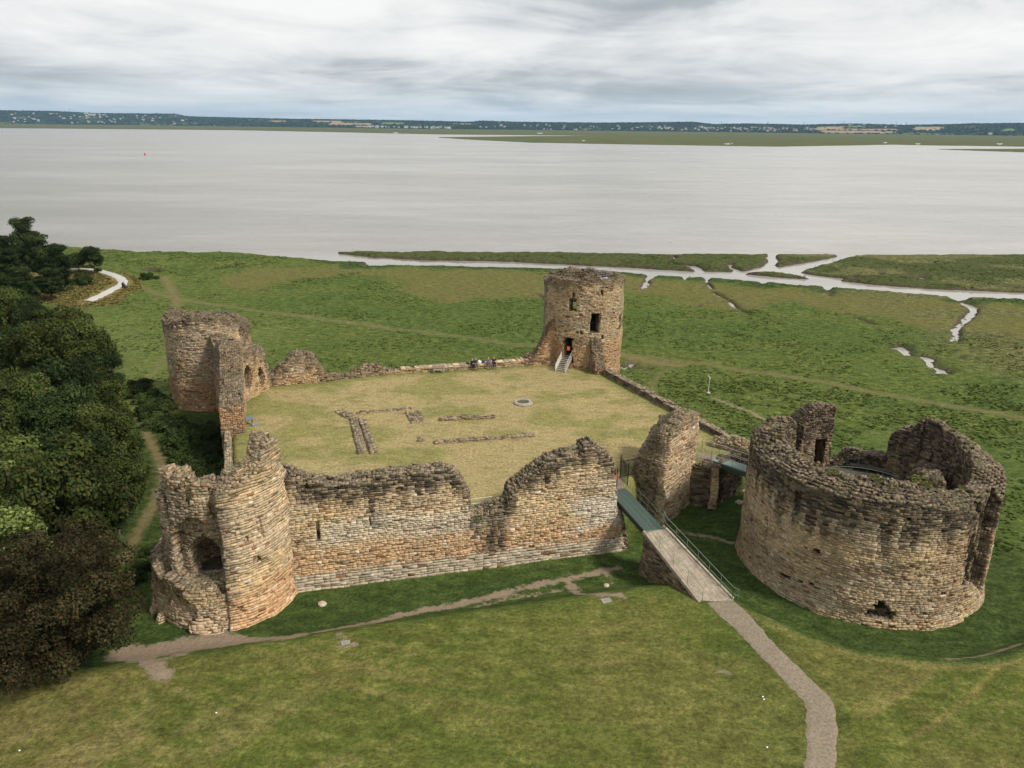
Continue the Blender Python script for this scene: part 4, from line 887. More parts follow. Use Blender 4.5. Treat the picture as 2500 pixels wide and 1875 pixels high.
def build_bridges():
    L0, R0 = (10.85, 55.85), (12.55, 56.25); L1, R1 = (14.35, 50.35), (16.9, 50.65); ze = GZ(15.4, 50.4)+.02; zt = .02
    t = thing('stone_ramp', 'sloping stone access ramp with pale paving between the concrete path and the green bridge', 'ramp', (12.5, 54, -3))
    kid(wall('rubble_side', (14.3, 50.15), (10.75, 56.1), 2.1, -4.6, [(0, ze-.25), (6.9, zt-.30)], None, side=-1, opt=dict(dark=3.5, dks=.75, gain=.95, topc=1.5), dome=0, rough=.12, lump=.2, relief=.1, ds=.22, rub=.04), t)
    slab('ramp_paving', (*L1, ze), (*R1, ze), (*L0, zt), (*R0, zt), .18, M_SLAB, t)
    m = MB(); m.beam((L1[0]-.12, L1[1]-.1, ze+.0), (L0[0]-.14, L0[1]-.05, zt+.0), .24, .26); kid(m.build('kerb_stone', M_SLAB), t)
    m = MB(); m.beam((R1[0]-.02, R1[1]+.1, ze+.02), (R0[0]+.05, R0[1]+.05, zt+.02), .2, .22); kid(m.build('kerb_stone', M_SLAB), t)
    t2 = thing('ramp_railing', 'green double handrail along the right side of the stone ramp', 'railing', (14, 53, -1))
    e = (17.3, 50.9, GZ(17.3, 50.9)); rail('handrail', [(R0[0]+.0, R0[1]+.9, zt), (R0[0]+.02, R0[1], zt), (R1[0]-.1, R1[1]+.05, ze), e], M_RAILG, t2, r=.026, gap=1.15)
    t2 = thing('ramp_railing', 'thin green handrail along the left side of the stone ramp', 'railing', (12.4, 53, -1))
    rail('handrail', [(L0[0]+.1, L0[1], zt), (L1[0]+.1, L1[1], ze)], M_RAILG, t2, r=.017, gap=1.5)
    t = thing('footbridge', 'dark green plank footbridge leading up to the gateway beside the curtain wall', 'footbridge', (11, 60, 0))
    A0, A1, B0, B1 = (10.9, 55.75, .0), (12.5, 56.2, .0), (8.75, 63.1, .02), (10.35, 63.6, .02)
    slab('deck', A0, A1, B0, B1, .09, M_GREEN, t)
    for (p, q) in ((A0, B0), (A1, B1)):
        m = MB(); m.beam((p[0], p[1], -.22), (q[0], q[1], -.20), .12, .36); kid(m.build('side_beam', M_DARKIRON), t)
    rail('handrail', [(A0[0]+.05, A0[1]+.1, 0), (B0[0]+.05, B0[1], 0)], M_RAILG, t, r=.014, gap=1.4); rail('handrail', [(A1[0]-.05, A1[1]+.1, 0), (B1[0]-.05, B1[1], 0)], M_RAILG, t, r=.014, gap=1.4)
    t = thing('footbridge', 'grey green footbridge with railings joining the lawn corner to the round keep', 'footbridge', (21.5, 69.5, 0))
    A0, A1, B0, B1 = (19.55, 70.2, .03), (20.6, 71.2, .03), (22.9, 66.9, .03), (23.9, 67.9, .03)
    slab('deck', A0, A1, B0, B1, .1, plain('pale_green_deck', (.17, .23, .20), .6), t)
    m = MB(); m.beam((A0[0], A0[1], -.3), (B0[0], B0[1], -.3), .12, .42); kid(m.build('side_beam', M_GREEN), t)
    rail('handrail', [(18.2, 71.0, .03), (19.6, 70.15, .03), (B0[0], B0[1], .03)], M_STEEL, t, gap=1., r=.022, mid=(.55,)); rail('handrail', [(18.0, 74.6, .03), (19.2, 72.4, .03), (20.7, 71.3, .03), (B1[0], B1[1], .03)], M_STEEL, t, gap=1., r=.022, mid=(.55,))
    slab('approach_path', (18.0, 70.6, .07), (19.2, 71.9, .07), (19.5, 70.15, .07), (20.6, 71.25, .07), .2, M_CONC, t)
    tag(link('threshold_path', slab('threshold_path', (8.75, 63.2, .07), (10.3, 63.7, .07), (8.9, 65.5, .07), (10.4, 66.4, .07), .25, M_CONC, t).data), kind='structure') if 0 else slab('threshold', (8.8, 63.2, .07), (10.3, 63.7, .07), (8.9, 65.8, .07), (10.3, 66.4, .07), .25, M_CONC, t)
    def gate(label, P, Q, h, parent_loc):
        g = thing('iron_gate', label, 'gate', parent_loc); m = MB(); P, Q = Vector(P), Vector(Q)
        for f in (0, 1): q = P.lerp(Q, f); m.beam(q, q+Vector((0, 0, h+.25)), .07, .07)
        for z in (.12, h-.08): m.beam(P+Vector((0, 0, z)), Q+Vector((0, 0, z)), .04, .05)
        kid(m.build('gate_frame', M_DARKIRON), g); m = MB()
        for f in np.linspace(0, 1, max(4, int((Q-P).length/.13)))[1:-1]: q = P.lerp(Q, f); m.tube([q+Vector((0, 0, .1)), q+Vector((0, 0, h))], .014, 4)
        kid(m.build('gate_bars', M_DARKIRON), g); return g
    gp = at(1500, 1166, 1.3)
    gate('left leaf of the open iron gate with an orange notice at the gateway', (gp[0]-.28, gp[1]+.12, .05), (gp[0]+.30, gp[1]+.30, .05), 1.75, (gp[0], gp[1], 0))
    gate('tall black leaf of the open iron gate beside the gatehouse slab', (10.55, 64.0, .05), (10.1, 65.7, .05), 2.1, (10.5, 64, 0))
    gate('row of upright black bars fencing the lawn behind the gateway', (10.1, 65.8, .05), (12.0, 66.7, .05), 1.7, (11, 66, 0))
    s = thing('notice_panel', 'square orange notice on the left gate leaf', 'sign', (gp[0], gp[1], 1.2)); m = MB(); m.box((gp[0], gp[1], 1.35), (.50, .04, .62), Matrix.Rotation(.25, 3, 'Z')); kid(m.build('panel_board', M_ORANGE), s)
    m = MB(); m.box((gp[0]+.005, gp[1]-.025, 1.40), (.10, .02, .14), Matrix.Rotation(.25, 3, 'Z')); kid(m.build('white_mark', M_WHITE), s)
    # staircase at the far tower
    t = thing('metal_staircase', 'short pale metal staircase with handrails climbing to the tall tower doorway', 'stairs', (6.4, 98.8, 0))
    F = Vector((6.35, 98.35, 0)); T_ = Vector((7.45, 100.55, 1.55)); d = T_-F; s_ = Vector((d.y, -d.x, 0)).normalized(); n = 9
    for k in range(n+1):
        q = F+d*(k/n)+Vector((0, 0, .08)); m = MB(); m.box(q, (1.35, .17, .04), Matrix.Rotation(math.atan2(s_.y, s_.x), 3, 'Z')); o = m.build('tread', M_STEEL); kid(o, t)
    for sg in (-1, 1):
        m = MB(); m.beam(F+s_*.7*sg, T_+s_*.7*sg+Vector((0, 0, .1)), .05, .2); kid(m.build('stringer', M_STEEL), t)
        rail('handrail', [F+s_*.7*sg, T_+s_*.7*sg], M_STEEL, t, h=.95, gap=.8, mid=(.5,) if sg > 0 else (.2, .35, .5, .65, .8), r=.03)
    m = MB(); m.box((7.85, 101.1, 1.55), (1.4, 1.3, .06), Matrix.Rotation(math.atan2(s_.y, s_.x), 3, 'Z')); kid(m.build('landing', M_STEEL), t)
    s = thing('notice_panel', 'small orange notice across the tall tower doorway at the stair head', 'sign', (7.4, 100.3, 2.2)); m = MB(); m.box((7.5, 100.25, 2.75), (.42, .04, .6)); kid(m.build('panel_board', M_ORANGE), s)
    m = MB(); m.box((7.5, 100.22, 2.75), (.24, .02, .36)); kid(m.build('printed_text_block', plain('pale_orange_print', (.85, .32, .2), .6, var=.1)), s)
    # rail across the gap in the curtain wall
    t = thing('gap_railing', 'thin wire handrail across the gap in the curtain wall', 'railing', (-1.8, 59.2, .8)); rail('handrail', [(-3.6, 58.6, .3), (-.3, 59.6, .3)], M_STEEL, t, h=1.0, gap=1.6, r=.018)
build_bridges()

def build_props():
    t = thing('wooden_bench', 'weathered wooden bench standing on the lawn before the far parapet', 'bench', (-9.6, 97.2, .05), .22)
    for y in (-.05, .1, .25): t_ = MB(); t_.box((0, y, .46), (1.55, .12, .04)); o = t_.build('seat_slat', M_WOOD, t)
    for z in (.62, .76, .90): t_ = MB(); t_.box((0, .38, z), (1.6, .035, .11)); t_.build('back_slat', M_WOOD, t)
    for x in (-.62, .62):
        m = MB(); m.box((x, -.1, .23), (.08, .08, .46)); m.build('leg', M_WOOD, t); m = MB(); m.box((x, .36, .48), (.08, .07, .96)); m.build('leg', M_WOOD, t)
        m = MB(); m.box((x, .12, .66), (.07, .56, .05)); m.build('armrest', M_WOOD, t)
    w = at(*Z8(1665, 427), 0); t = thing('stone_well', 'low round stone well head with an iron grille on the lawn', 'well', (w[0], w[1], 0))
    m = MB(); m.lathe([(1.05, -.1), (1.12, .12), (1.0, .26), (.74, .27), (.70, .1), (.70, -.2)], 28); m.build('stone_rim', plain('well_stone', (.30, .275, .22), .95, var=.35), t)
    m = MB(); m.cap(.71, -.0, 28); m.build('shaft', M_DARK, t)
    m = MB()
    for f in np.linspace(-.6, .6, 9): l = math.sqrt(.7**2-f*f); m.tube([(f, -l, .16), (f, l, .16)], .022, 4); m.tube([(-l, f, .18), (l, f, .18)], .022, 4)
    m.build('grille', plain('rusty_iron', (.13, .105, .085), .7, .2), t)
    p = at(*Z7(2120, 1500), -5.5); z = GZ(p[0], p[1]); t = thing('white_post', 'slim white post with a bent lamp-like head standing in the meadow', 'post', (p[0], p[1], z))
    m = MB(); m.tube([(0, 0, 0), (0, 0, 2.3)], .035, 8); m.build('pole', M_WHITE, t); m = MB(); m.tube([(0, 0, 2.25), (.02, 0, 2.45), (-.12, 0, 2.6), (-.3, 0, 2.62)], .04, 8); m.build('curved_head', M_WHITE, t)
    m = MB(); m.box((.06, 0, 2.2), (.12, .1, .2)); m.build('sensor_box', M_WHITE, t); m = MB(); m.lathe([(.0, .14), (.25, .12), (.32, -.1)], 12); m.build('base', plain('pale_rubble', (.42, .38, .33), .9, var=.4), t)
    p = at(*D(540, 915), 0); t = thing('information_board', 'tilted blue-grey board on legs leaning by the ruined gate block', 'board', (p[0], p[1]-.4, .0), .6)
    m = MB(); m.box((0, 0, .75), (1.0, .5, .06), Matrix.Rotation(.7, 3, 'X')); m.build('panel', plain('blue_grey_panel', (.10, .14, .16), .4), t)
    for x in (-.4, .4): m = MB(); m.box((x, .05, .35), (.07, .07, .72)); m.build('leg', M_DARKIRON, t)
    m = MB(); m.box((.55, -.35, .06), (.7, .6, .14)); m.build('foot_slab', M_GREY, t)
    for (x, y, s, lb) in ((1309, 1313, .75, 'square pale drain cover at the end of the short dirt track'), (748, 1406, .6, 'square stone drain cover in bare earth on the front lawn')):
        p = at(*D(x, y), -3.4); z = GZ(p[0], p[1]); t = thing('drain_cover', lb, 'drain cover', (p[0], p[1], z), .3)
        m = MB(); m.box((0, 0, .03), (s, s*.7, .08)); m.build('frame', M_SLAB, t); m = MB(); m.box((0, 0, .075), (s*.6, s*.4, .02)); m.build('lid', M_GREY, t)
    rocks = [(695, 1302, .35, 'tan boulder lying in the grass between the curtain wall and the dirt trail'), (1310, 1262, .25, 'small pale stone by the dirt track fork')]
    for x, y, s, lb in rocks:
        p = at(*D(x, y), -4); t = rock(s); t.location = (p[0], p[1], GZ(p[0], p[1])+.03); tag(t, lb, 'stone')
    for i, (x, y) in enumerate([(1760, 1115), (1785, 1122), (1800, 1140), (1745, 1135), (1770, 1150)]):
        p = at(x+35, y+75, -4.3); t = rock(.30+.12*(i % 3)); t.location = (p[0], p[1], GZ(p[0], p[1])+.05); t.rotation_euler = (0, 0, i); tag(t, 'pale fallen stone on the moat floor below the second footbridge, '+('leftmost','third from left','rightmost','small dark-sided one','lowest')[i], 'stone', 'fallen stones below the second footbridge')
    # litter and white specks
    for x, y, lb in ((1863, 1697, 'white scrap on the lawn right of the concrete path'), (1866, 1703, 'second white scrap right beside the concrete path scrap'), (1873, 1825, 'white scrap on the grass left of the path near the front edge'), (527, 1731, 'bluish scrap of litter on the front lawn'), (43, 1812, 'white scrap at the front left corner of the lawn')):
        p = at(x, y, -2.6); me = MB(); me.box((0, 0, .03), (.09, .07, .04), Matrix.Rotation(.4, 3, 'X')); o = me.build('litter', M_WHITE); o.location = (p[0], p[1], GZ(p[0], p[1])); tag(o, lb, 'litter')
    p = at(354, 378, WATER_Z); t = thing('buoy', 'tiny red buoy floating far out on the left of the estuary', 'buoy', (p[0], p[1], WATER_Z))
    m = MB(); m.lathe([(0, -.3), (1.1, -.2), (1.1, .6), (.3, 2.4), (0, 2.5)], 12); m.build('float', plain('buoy_red', (.45, .06, .05), .5), t); m = MB(); m.tube([(0, 0, 2.4), (0, 0, 3.2)], .1, 6); m.build('top_mark', M_DARKIRON, t)
def rock(s):
    bm = bmesh.new(); bmesh.ops.create_icosphere(bm, subdivisions=2, radius=s)
    for v in bm.verts: v.co *= 1+.35*mn.noise(v.co*2.2/s+Vector((s*9, 0, 0))); v.co.z *= .5
    me = bpy.data.meshes.new('stone'); bm.to_mesh(me); bm.free(); return link('stone', me, M_ROCK)
M_ROCK = plain('pale_rock', (.42, .34, .26), .9, var=.3)
build_props()

# ---------------------------------------------------------------- people
def skin(name, verts, edges, mat, parent, root=0, sub=1):
    me = bpy.data.meshes.new(name); bm = bmesh.new(); sk = bm.verts.layers.skin.verify()
    bv = [bm.verts.new(v[:3]) for v in verts]
    for i, v in enumerate(verts): bv[i][sk].radius = (v[3], v[3]); bv[i][sk].use_root = (i == root)
    for e in edges: bm.edges.new((bv[e[0]], bv[e[1]]))
    bm.to_mesh(me); bm.free(); o = link(name, me, mat, parent); m = o.modifiers.new('skin', 'SKIN')
    m.use_smooth_shade = True; s = o.modifiers.new('sub', 'SUBSURF'); s.levels = sub; s.render_levels = sub; return o
M_SKIN = plain('skin', (.46, .29, .21), .6, var=.05)
def person(label, loc, rz, jacket, trouser, hair, seat=.62, group=None, lean=0., arm=0):
    """seated figure, facing local -y, feet on the ground"""
    t = thing('person', label, 'person', loc, rz, group); s = seat
    V = []; E = []
    def add(p, r, par=None):
        V.append((*p, r)); 
        if par is not None: E.append((par, len(V)-1))
        return len(V)-1
    ly = -lean
    pel = add((0, 0, s+.12), .13); sp = add((0, ly*.4, s+.32), .12, pel); ch = add((0, ly*.8, s+.50), .14, sp); nk = add((0, ly, s+.62), .055, ch); h0 = add((0, ly-.02, s+.70), .075, nk); h1 = add((0, ly-.01, s+.80), .095, h0); add((0, ly, s+.88), .07, h1)
    add((0, ly-.115, s+.765), .014, h1)                                         # nose
    hands = []
    for sg in (-1, 1):
        hp = add((sg*.10, -.05, s+.08), .10, pel); kn = add((sg*.13, -.46, s+.06), .065, hp); an = add((sg*.13, -.44, .10), .042, kn); add((sg*.14, -.60, .045), .035, an)
        sh = add((sg*.19, ly*.8, s+.52), .06, ch); el = add((sg*.26, ly*.8-.10, s+.27), .045, sh); wr = add((sg*(.12 if not arm else .2), ly*.8-.32, s+.24+.1*arm), .028, el)
        pm = add((sg*.10, ly*.8-.38, s+.235+.1*arm), .03, wr); hands.append((pm, sg, ly))
        for q, (dx, ln) in enumerate(((-.03, .06), (-.012, .075), (.008, .072), (.026, .058))):
            a = add((V[pm][0]+dx, V[pm][1]-ln*.6, V[pm][2]-.005), .009, pm); add((V[pm][0]+dx, V[pm][1]-ln, V[pm][2]-.03), .008, a)
        add((V[pm][0]-sg*.045, V[pm][1]-.015, V[pm][2]+.012), .010, pm)
    skin('body', V, E, M_SKIN, t)
    J = [(0, 0, s+.10, .155), (0, ly*.4, s+.32, .15), (0, ly*.8, s+.50, .165), (0, ly, s+.60, .07)]; JE = [(0, 1), (1, 2), (2, 3)]
    for sg in (-1, 1):
        b = len(J); J += [(sg*.20, ly*.8, s+.52, .08), (sg*.27, ly*.8-.10, s+.27, .062), (sg*(.13 if not arm else .21), ly*.8-.30, s+.24+.1*arm, .046)]; JE += [(2, b), (b, b+1), (b+1, b+2)]
    skin('jacket', J, JE, jacket, t)
    T = [(0, 0, s+.10, .15)]; TE = []
    for sg in (-1, 1):
        b = len(T); T += [(sg*.10, -.06, s+.08, .115), (sg*.13, -.46, s+.06, .085), (sg*.13, -.44, .16, .06)]; TE += [(0, b), (b, b+1), (b+1, b+2)]
    skin('trousers', T, TE, trouser, t)
    skin('hair', [(0, ly+.03, s+.80, .10), (0, ly+.02, s+.90, .085)], [(0, 1)], hair, t)
    for sg in (-1, 1): m = MB(); m.box((sg*.135, -.53, .045), (.095, .27, .09)); m.build('shoe', M_SHOE, t, bevel=.02)
    return t
M_SHOE = plain('shoe_leather', (.02, .02, .02), .6)
def build_people():
    blk = plain('black_cloth', (.018, .018, .022), .9); nav = plain('dark_navy_cloth', (.03, .035, .06), .9); mau = plain('mauve_cloth', (.13, .09, .13), .9); gry = plain('grey_cloth', (.10, .10, .11), .9)
    fair = plain('fair_hair', (.38, .33, .24), .8); grh = plain('grey_hair', (.30, .29, .27), .8)
    u = Vector((20.7, 5.3, 0)).normalized(); n = Vector((u.y, -u.x, 0))
    def on(px, off=.30): 
        w = at(px, 890, .3); k = (Vector((w[0], w[1], 0))-Vector((-16.7, 96.3, 0))).dot(u); return Vector((-16.7, 96.3, 0))+u*k, k
    g = 'people sitting along the far parapet wall'
    for px, lb, j, tr, hr, ln, ar in ((1147, 'leftmost seated person in black leaning forward on the far parapet', blk, blk, fair, .22, 0), (1157, 'seated person in black with a white paper on the lap, second from the left', blk, gry, fair, .05, 0),
                            (1189, 'seated person in mauve and dark clothes, third from the left on the parapet', mau, mau, grh, .05, 1), (1203.5, 'rightmost seated person in black on the far parapet', blk, blk, fair, .04, 1)):
        q, k = on(px); person(lb, (q.x+n.x*.02+u.x*0, q.y+n.y*.02, 0.03), math.atan2(u.y, u.x)+(.25 if px < 1150 else 0), j, tr, hr, seat=.66, group=g, lean=ln, arm=ar)
    def lump(name, px, off, sz, mat, lb, cat, dz=.72):
        q, k = on(px); bm = bmesh.new(); bmesh.ops.create_icosphere(bm, subdivisions=2, radius=1)
        for v in bm.verts: v.co *= 1+.3*mn.noise(v.co*1.7+Vector((px, 0, 0)))
        for v in bm.verts: v.co.x *= sz[0]; v.co.y *= sz[1]; v.co.z = max(v.co.z, -.6)*sz[2]
        me = bpy.data.meshes.new(name); bm.to_mesh(me); bm.free(); o = link(name, me, mat); o.location = (q.x-n.x*.35, q.y-n.y*.35, dz+sz[2]*.5); tag(o, lb, cat)
    lump('paper_bag', 1168, 0, (.26, .18, .26), M_WHITE, 'pale crumpled bag on the parapet right of the two left people', 'bag'); lump('rucksack', 1177.5, 0, (.22, .18, .2), nav, 'dark rucksack on the parapet between the two pairs of people', 'bag')
    lump('paper_bag', 1182.5, 0, (.2, .15, .14), M_WHITE, 'small white bag next to the dark rucksack', 'bag'); lump('paper_bag', 1196.8, 0, (.2, .15, .18), M_WHITE, 'white bag between the two right people', 'bag'); lump('handbag', 1138, 0, (.3, .16, .12), blk, 'black handbag on the parapet left of the leftmost person', 'bag')
    # mobility scooter and rider on the gravel path
    p = at(304, 701, -4.8); z = GZ(p[0], p[1])+.1; rz = 1.1; t = thing('mobility_scooter', 'dark mobility scooter at the bend of the pale gravel path', 'scooter', (p[0], p[1], z), rz)
    dk = plain('scooter_plastic', (.03, .03, .04), .5)
    m = MB(); m.box((0, 0, .26), (.5, 1.2, .14)); m.box((0, .38, .42), (.5, .5, .26)); m.build('chassis', dk, t, bevel=.04)
    m = MB(); m.box((0, .35, .62), (.48, .44, .1)); m.box((0, .58, .9), (.46, .08, .5)); m.build('seat', plain('scooter_seat', (.05, .04, .10), .7), t, bevel=.03)
    m = MB(); m.tube([(0, -.5, .3), (0, -.38, .95)], .035, 6); m.tube([(-.28, -.36, .95), (.28, -.36, .95)], .025, 6); m.build('tiller', dk, t)
    for x in (-.26, .26):
        for y in (-.45, .42): m = MB(); m.v += []; m.tube([(x-.05, y, .16), (x+.05, y, .16)], .16, 12); m.build('wheel', dk, t)
    person('person in blue riding the mobility scooter on the gravel path', (p[0]-.32*math.sin(rz)*1, p[1]+.32*math.cos(rz), z), rz, plain('blue_jacket', (.05, .04, .16), .9), nav, grh, seat=.66)
build_people()

# ---------------------------------------------------------------- birds over the water
def build_birds():
    M = plain('bird_feathers', (.05, .05, .055), .8)
    def bird():
        t = empty('flying_bird'); skin('body', [(0, -.22, 0, .025), (0, -.12, .01, .05), (0, .05, 0, .06), (0, .25, 0, .015)], [(0, 1), (1, 2), (2, 3)], M, t)
        for sg in (-1, 1):
            v = [(sg*.03, -.08, .02), (sg*.03, .08, .02), (sg*.28, -.12, .14), (sg*.28, .04, .14), (sg*.58, .02, .05), (sg*.56, .08, .05)]; v += [(a, b, c-.015) for a, b, c in v]
            f = [(0, 2, 3, 1), (2, 4, 5, 3), (6, 7, 9, 8), (8, 9, 11, 10), (0, 6, 8, 2), (2, 8, 10, 4), (1, 3, 9, 7), (3, 5, 11, 9), (4, 10, 11, 5)]
            me = bpy.data.meshes.new('wing'); me.from_pydata(v, [], f); me.update(); link('wing', me, M, t)
        KIDS[t.name] = list(t.children); return t
    B = [(1250+x*.1808, 500+y*.1808) for x, y in ((340, 190), (475, 218), (770, 297), (958, 283), (640, 375), (1868, 155), (1740, 388))]
    b0 = None
    LB = ['leftmost and faint', 'second from the left', 'lower of a close pair left of centre', 'right one of the small left cluster', 'lowest of the left cluster', 'higher and larger above the tall tower meadow', 'small and lone between the clusters', 'lowest of all over the islands', 'left one of the right-hand pair', 'right one of the right-hand pair', 'second dark one above the islands']
    B += [(1636, 593), (1894, 525), (1913, 526), (1683.5, 533)]
    for i, (x, y) in enumerate(B):
        b = bird() if b0 is None else copy_tree(b0); b0 = b0 or b; p = at(x, y, -4.5); b.location = p; b.rotation_euler = (.1*i % .4, .2*math.sin(i*2.1), i*1.3); b.scale = (1.15,)*3 if i in (5, 7, 8, 10) else (.8,)*3
        tag(b, 'dark bird flying low over the water, ' + LB[i], 'bird', 'birds flying over the estuary')
build_birds()

# ---------------------------------------------------------------- trees and shrubs
def foliage(name, seed, R, Hh, n, leaf, pal, lobes=26, low=-.75, spire=0., lr=(.15, .34), lq=(.45, .92)):
    rs = np.random.RandomState(seed); L = []
    for i in range(lobes):
        a = rs.uniform(0, 2*math.pi); u = rs.uniform(low, .95); q = rs.uniform(*lq)*math.sqrt(max(.05, 1-u*u*.9)); r = R*rs.uniform(*lr)
        L.append((R*q*math.cos(a), R*q*math.sin(a), Hh/2*u*.82+spire*rs.rand()*(u > .5), r, r*rs.uniform(.65, .95), rs.uniform(.6, 1.5)))
    L.append((0, 0, Hh*.05, R*.5, Hh*.30, .8))
    L = np.array(L); w = L[:, 3]**2; w /= w.sum(); k = rs.choice(len(L), n, p=w); l = L[k]
    d = rs.normal(size=(n, 3)); d[:, 2] = np.abs(d[:, 2])*np.where(rs.rand(n) < .72, 1, -1); d /= np.linalg.norm(d, axis=1)[:, None]
    f = rs.uniform(.70, 1.08, n)+(rs.rand(n) < .06)*.22
    C = l[:, :3]+d*np.c_[l[:, 3], l[:, 3], l[:, 4]]*f[:, None]
    nn = d+rs.normal(size=(n, 3))*.55+np.array([0, 0, .25]); nn /= np.linalg.norm(nn, axis=1)[:, None]
    t1 = np.cross(nn, rs.normal(size=(n, 3))); t1 /= np.linalg.norm(t1, axis=1)[:, None]; t2 = np.cross(nn, t1)
    s = leaf*rs.uniform(.55, 1.35, n)[:, None]; s2 = s*rs.uniform(.45, .8, n)[:, None]
    V = np.stack([C-t1*s*.5, C-t2*s2*.5+nn*s*.08, C+t1*s*.5, C+t2*s2*.5+nn*s*.08], 1).reshape(-1, 3)
    pal = np.array(pal); c = pal[rs.randint(0, len(pal), n)]*rs.uniform(.8, 1.2, n)[:, None]*l[:, 5][:, None]
    F = np.arange(n*4).reshape(n, 4)
    return np_mesh(name, V, F, {'col': np.repeat(c, 4, 0)})
def trunk_mesh(seed, h, r, R):
    rs = random.Random(seed); m = MB(); p = Vector((0, 0, -.4)); rr = r; top = None
    P = [p]; 
    for i in range(5): p = p+Vector((rs.uniform(-.12, .12), rs.uniform(-.12, .12), h/4.5)); P.append(p)
    for i in range(5): m.tube([P[i], P[i+1]], r*(1-.15*i), 8)
    for i in range(9):
        b = P[2+i % 3]; a = i*2.4+rs.random(); e = b+Vector((math.cos(a)*R*.6, math.sin(a)*R*.6, h*.30*rs.uniform(.5, 1.2))); k = b.lerp(e, .5)+Vector((0, 0, -.2)); m.tube([b, k], r*.4, 6); m.tube([k, e], r*.22, 5)
    return m.mesh('trunk', True)
PG = [(.030, .046, .011), (.040, .056, .012), (.058, .070, .016), (.034, .044, .013), (.030, .046, .011), (.040, .056, .012), (.07, .062, .016)]
PD = [(.020, .034, .010), (.028, .044, .012), (.036, .052, .014)]
PL = [(.095, .125, .032), (.125, .150, .045), (.075, .10, .025)]
PB = [(.026, .024, .010), (.032, .025, .011), (.024, .028, .010), (.054, .034, .014), (.022, .022, .009), (.028, .025, .010)]
def tree_kind(name, seed, R, Hh, n, leaf, pal, tr=.22, trunk_h=3., **k):
    """crown centre sits trunk_h + Hh/2 above the foot"""
    cm = foliage('crown', seed, R, Hh, n, leaf, pal, **k); cm.transform(Matrix.Translation((0, 0, trunk_h+Hh*.42))); return (name, cm, trunk_mesh(seed, trunk_h+Hh*.4, tr, R))
def put_tree(kind, x, y, s, rz, label, cat, group, z=None, sz=1.):
    name, cm, tm = kind; z = GZ(x, y) if z is None else z
    t = thing(name, label, cat, (x, y, z-.1), rz, group); t.scale = (s, s, s*sz); link('crown', cm, M_LEAF, t); link('trunk', tm, M_BARK, t); return t
def side_words(x, y): return ''
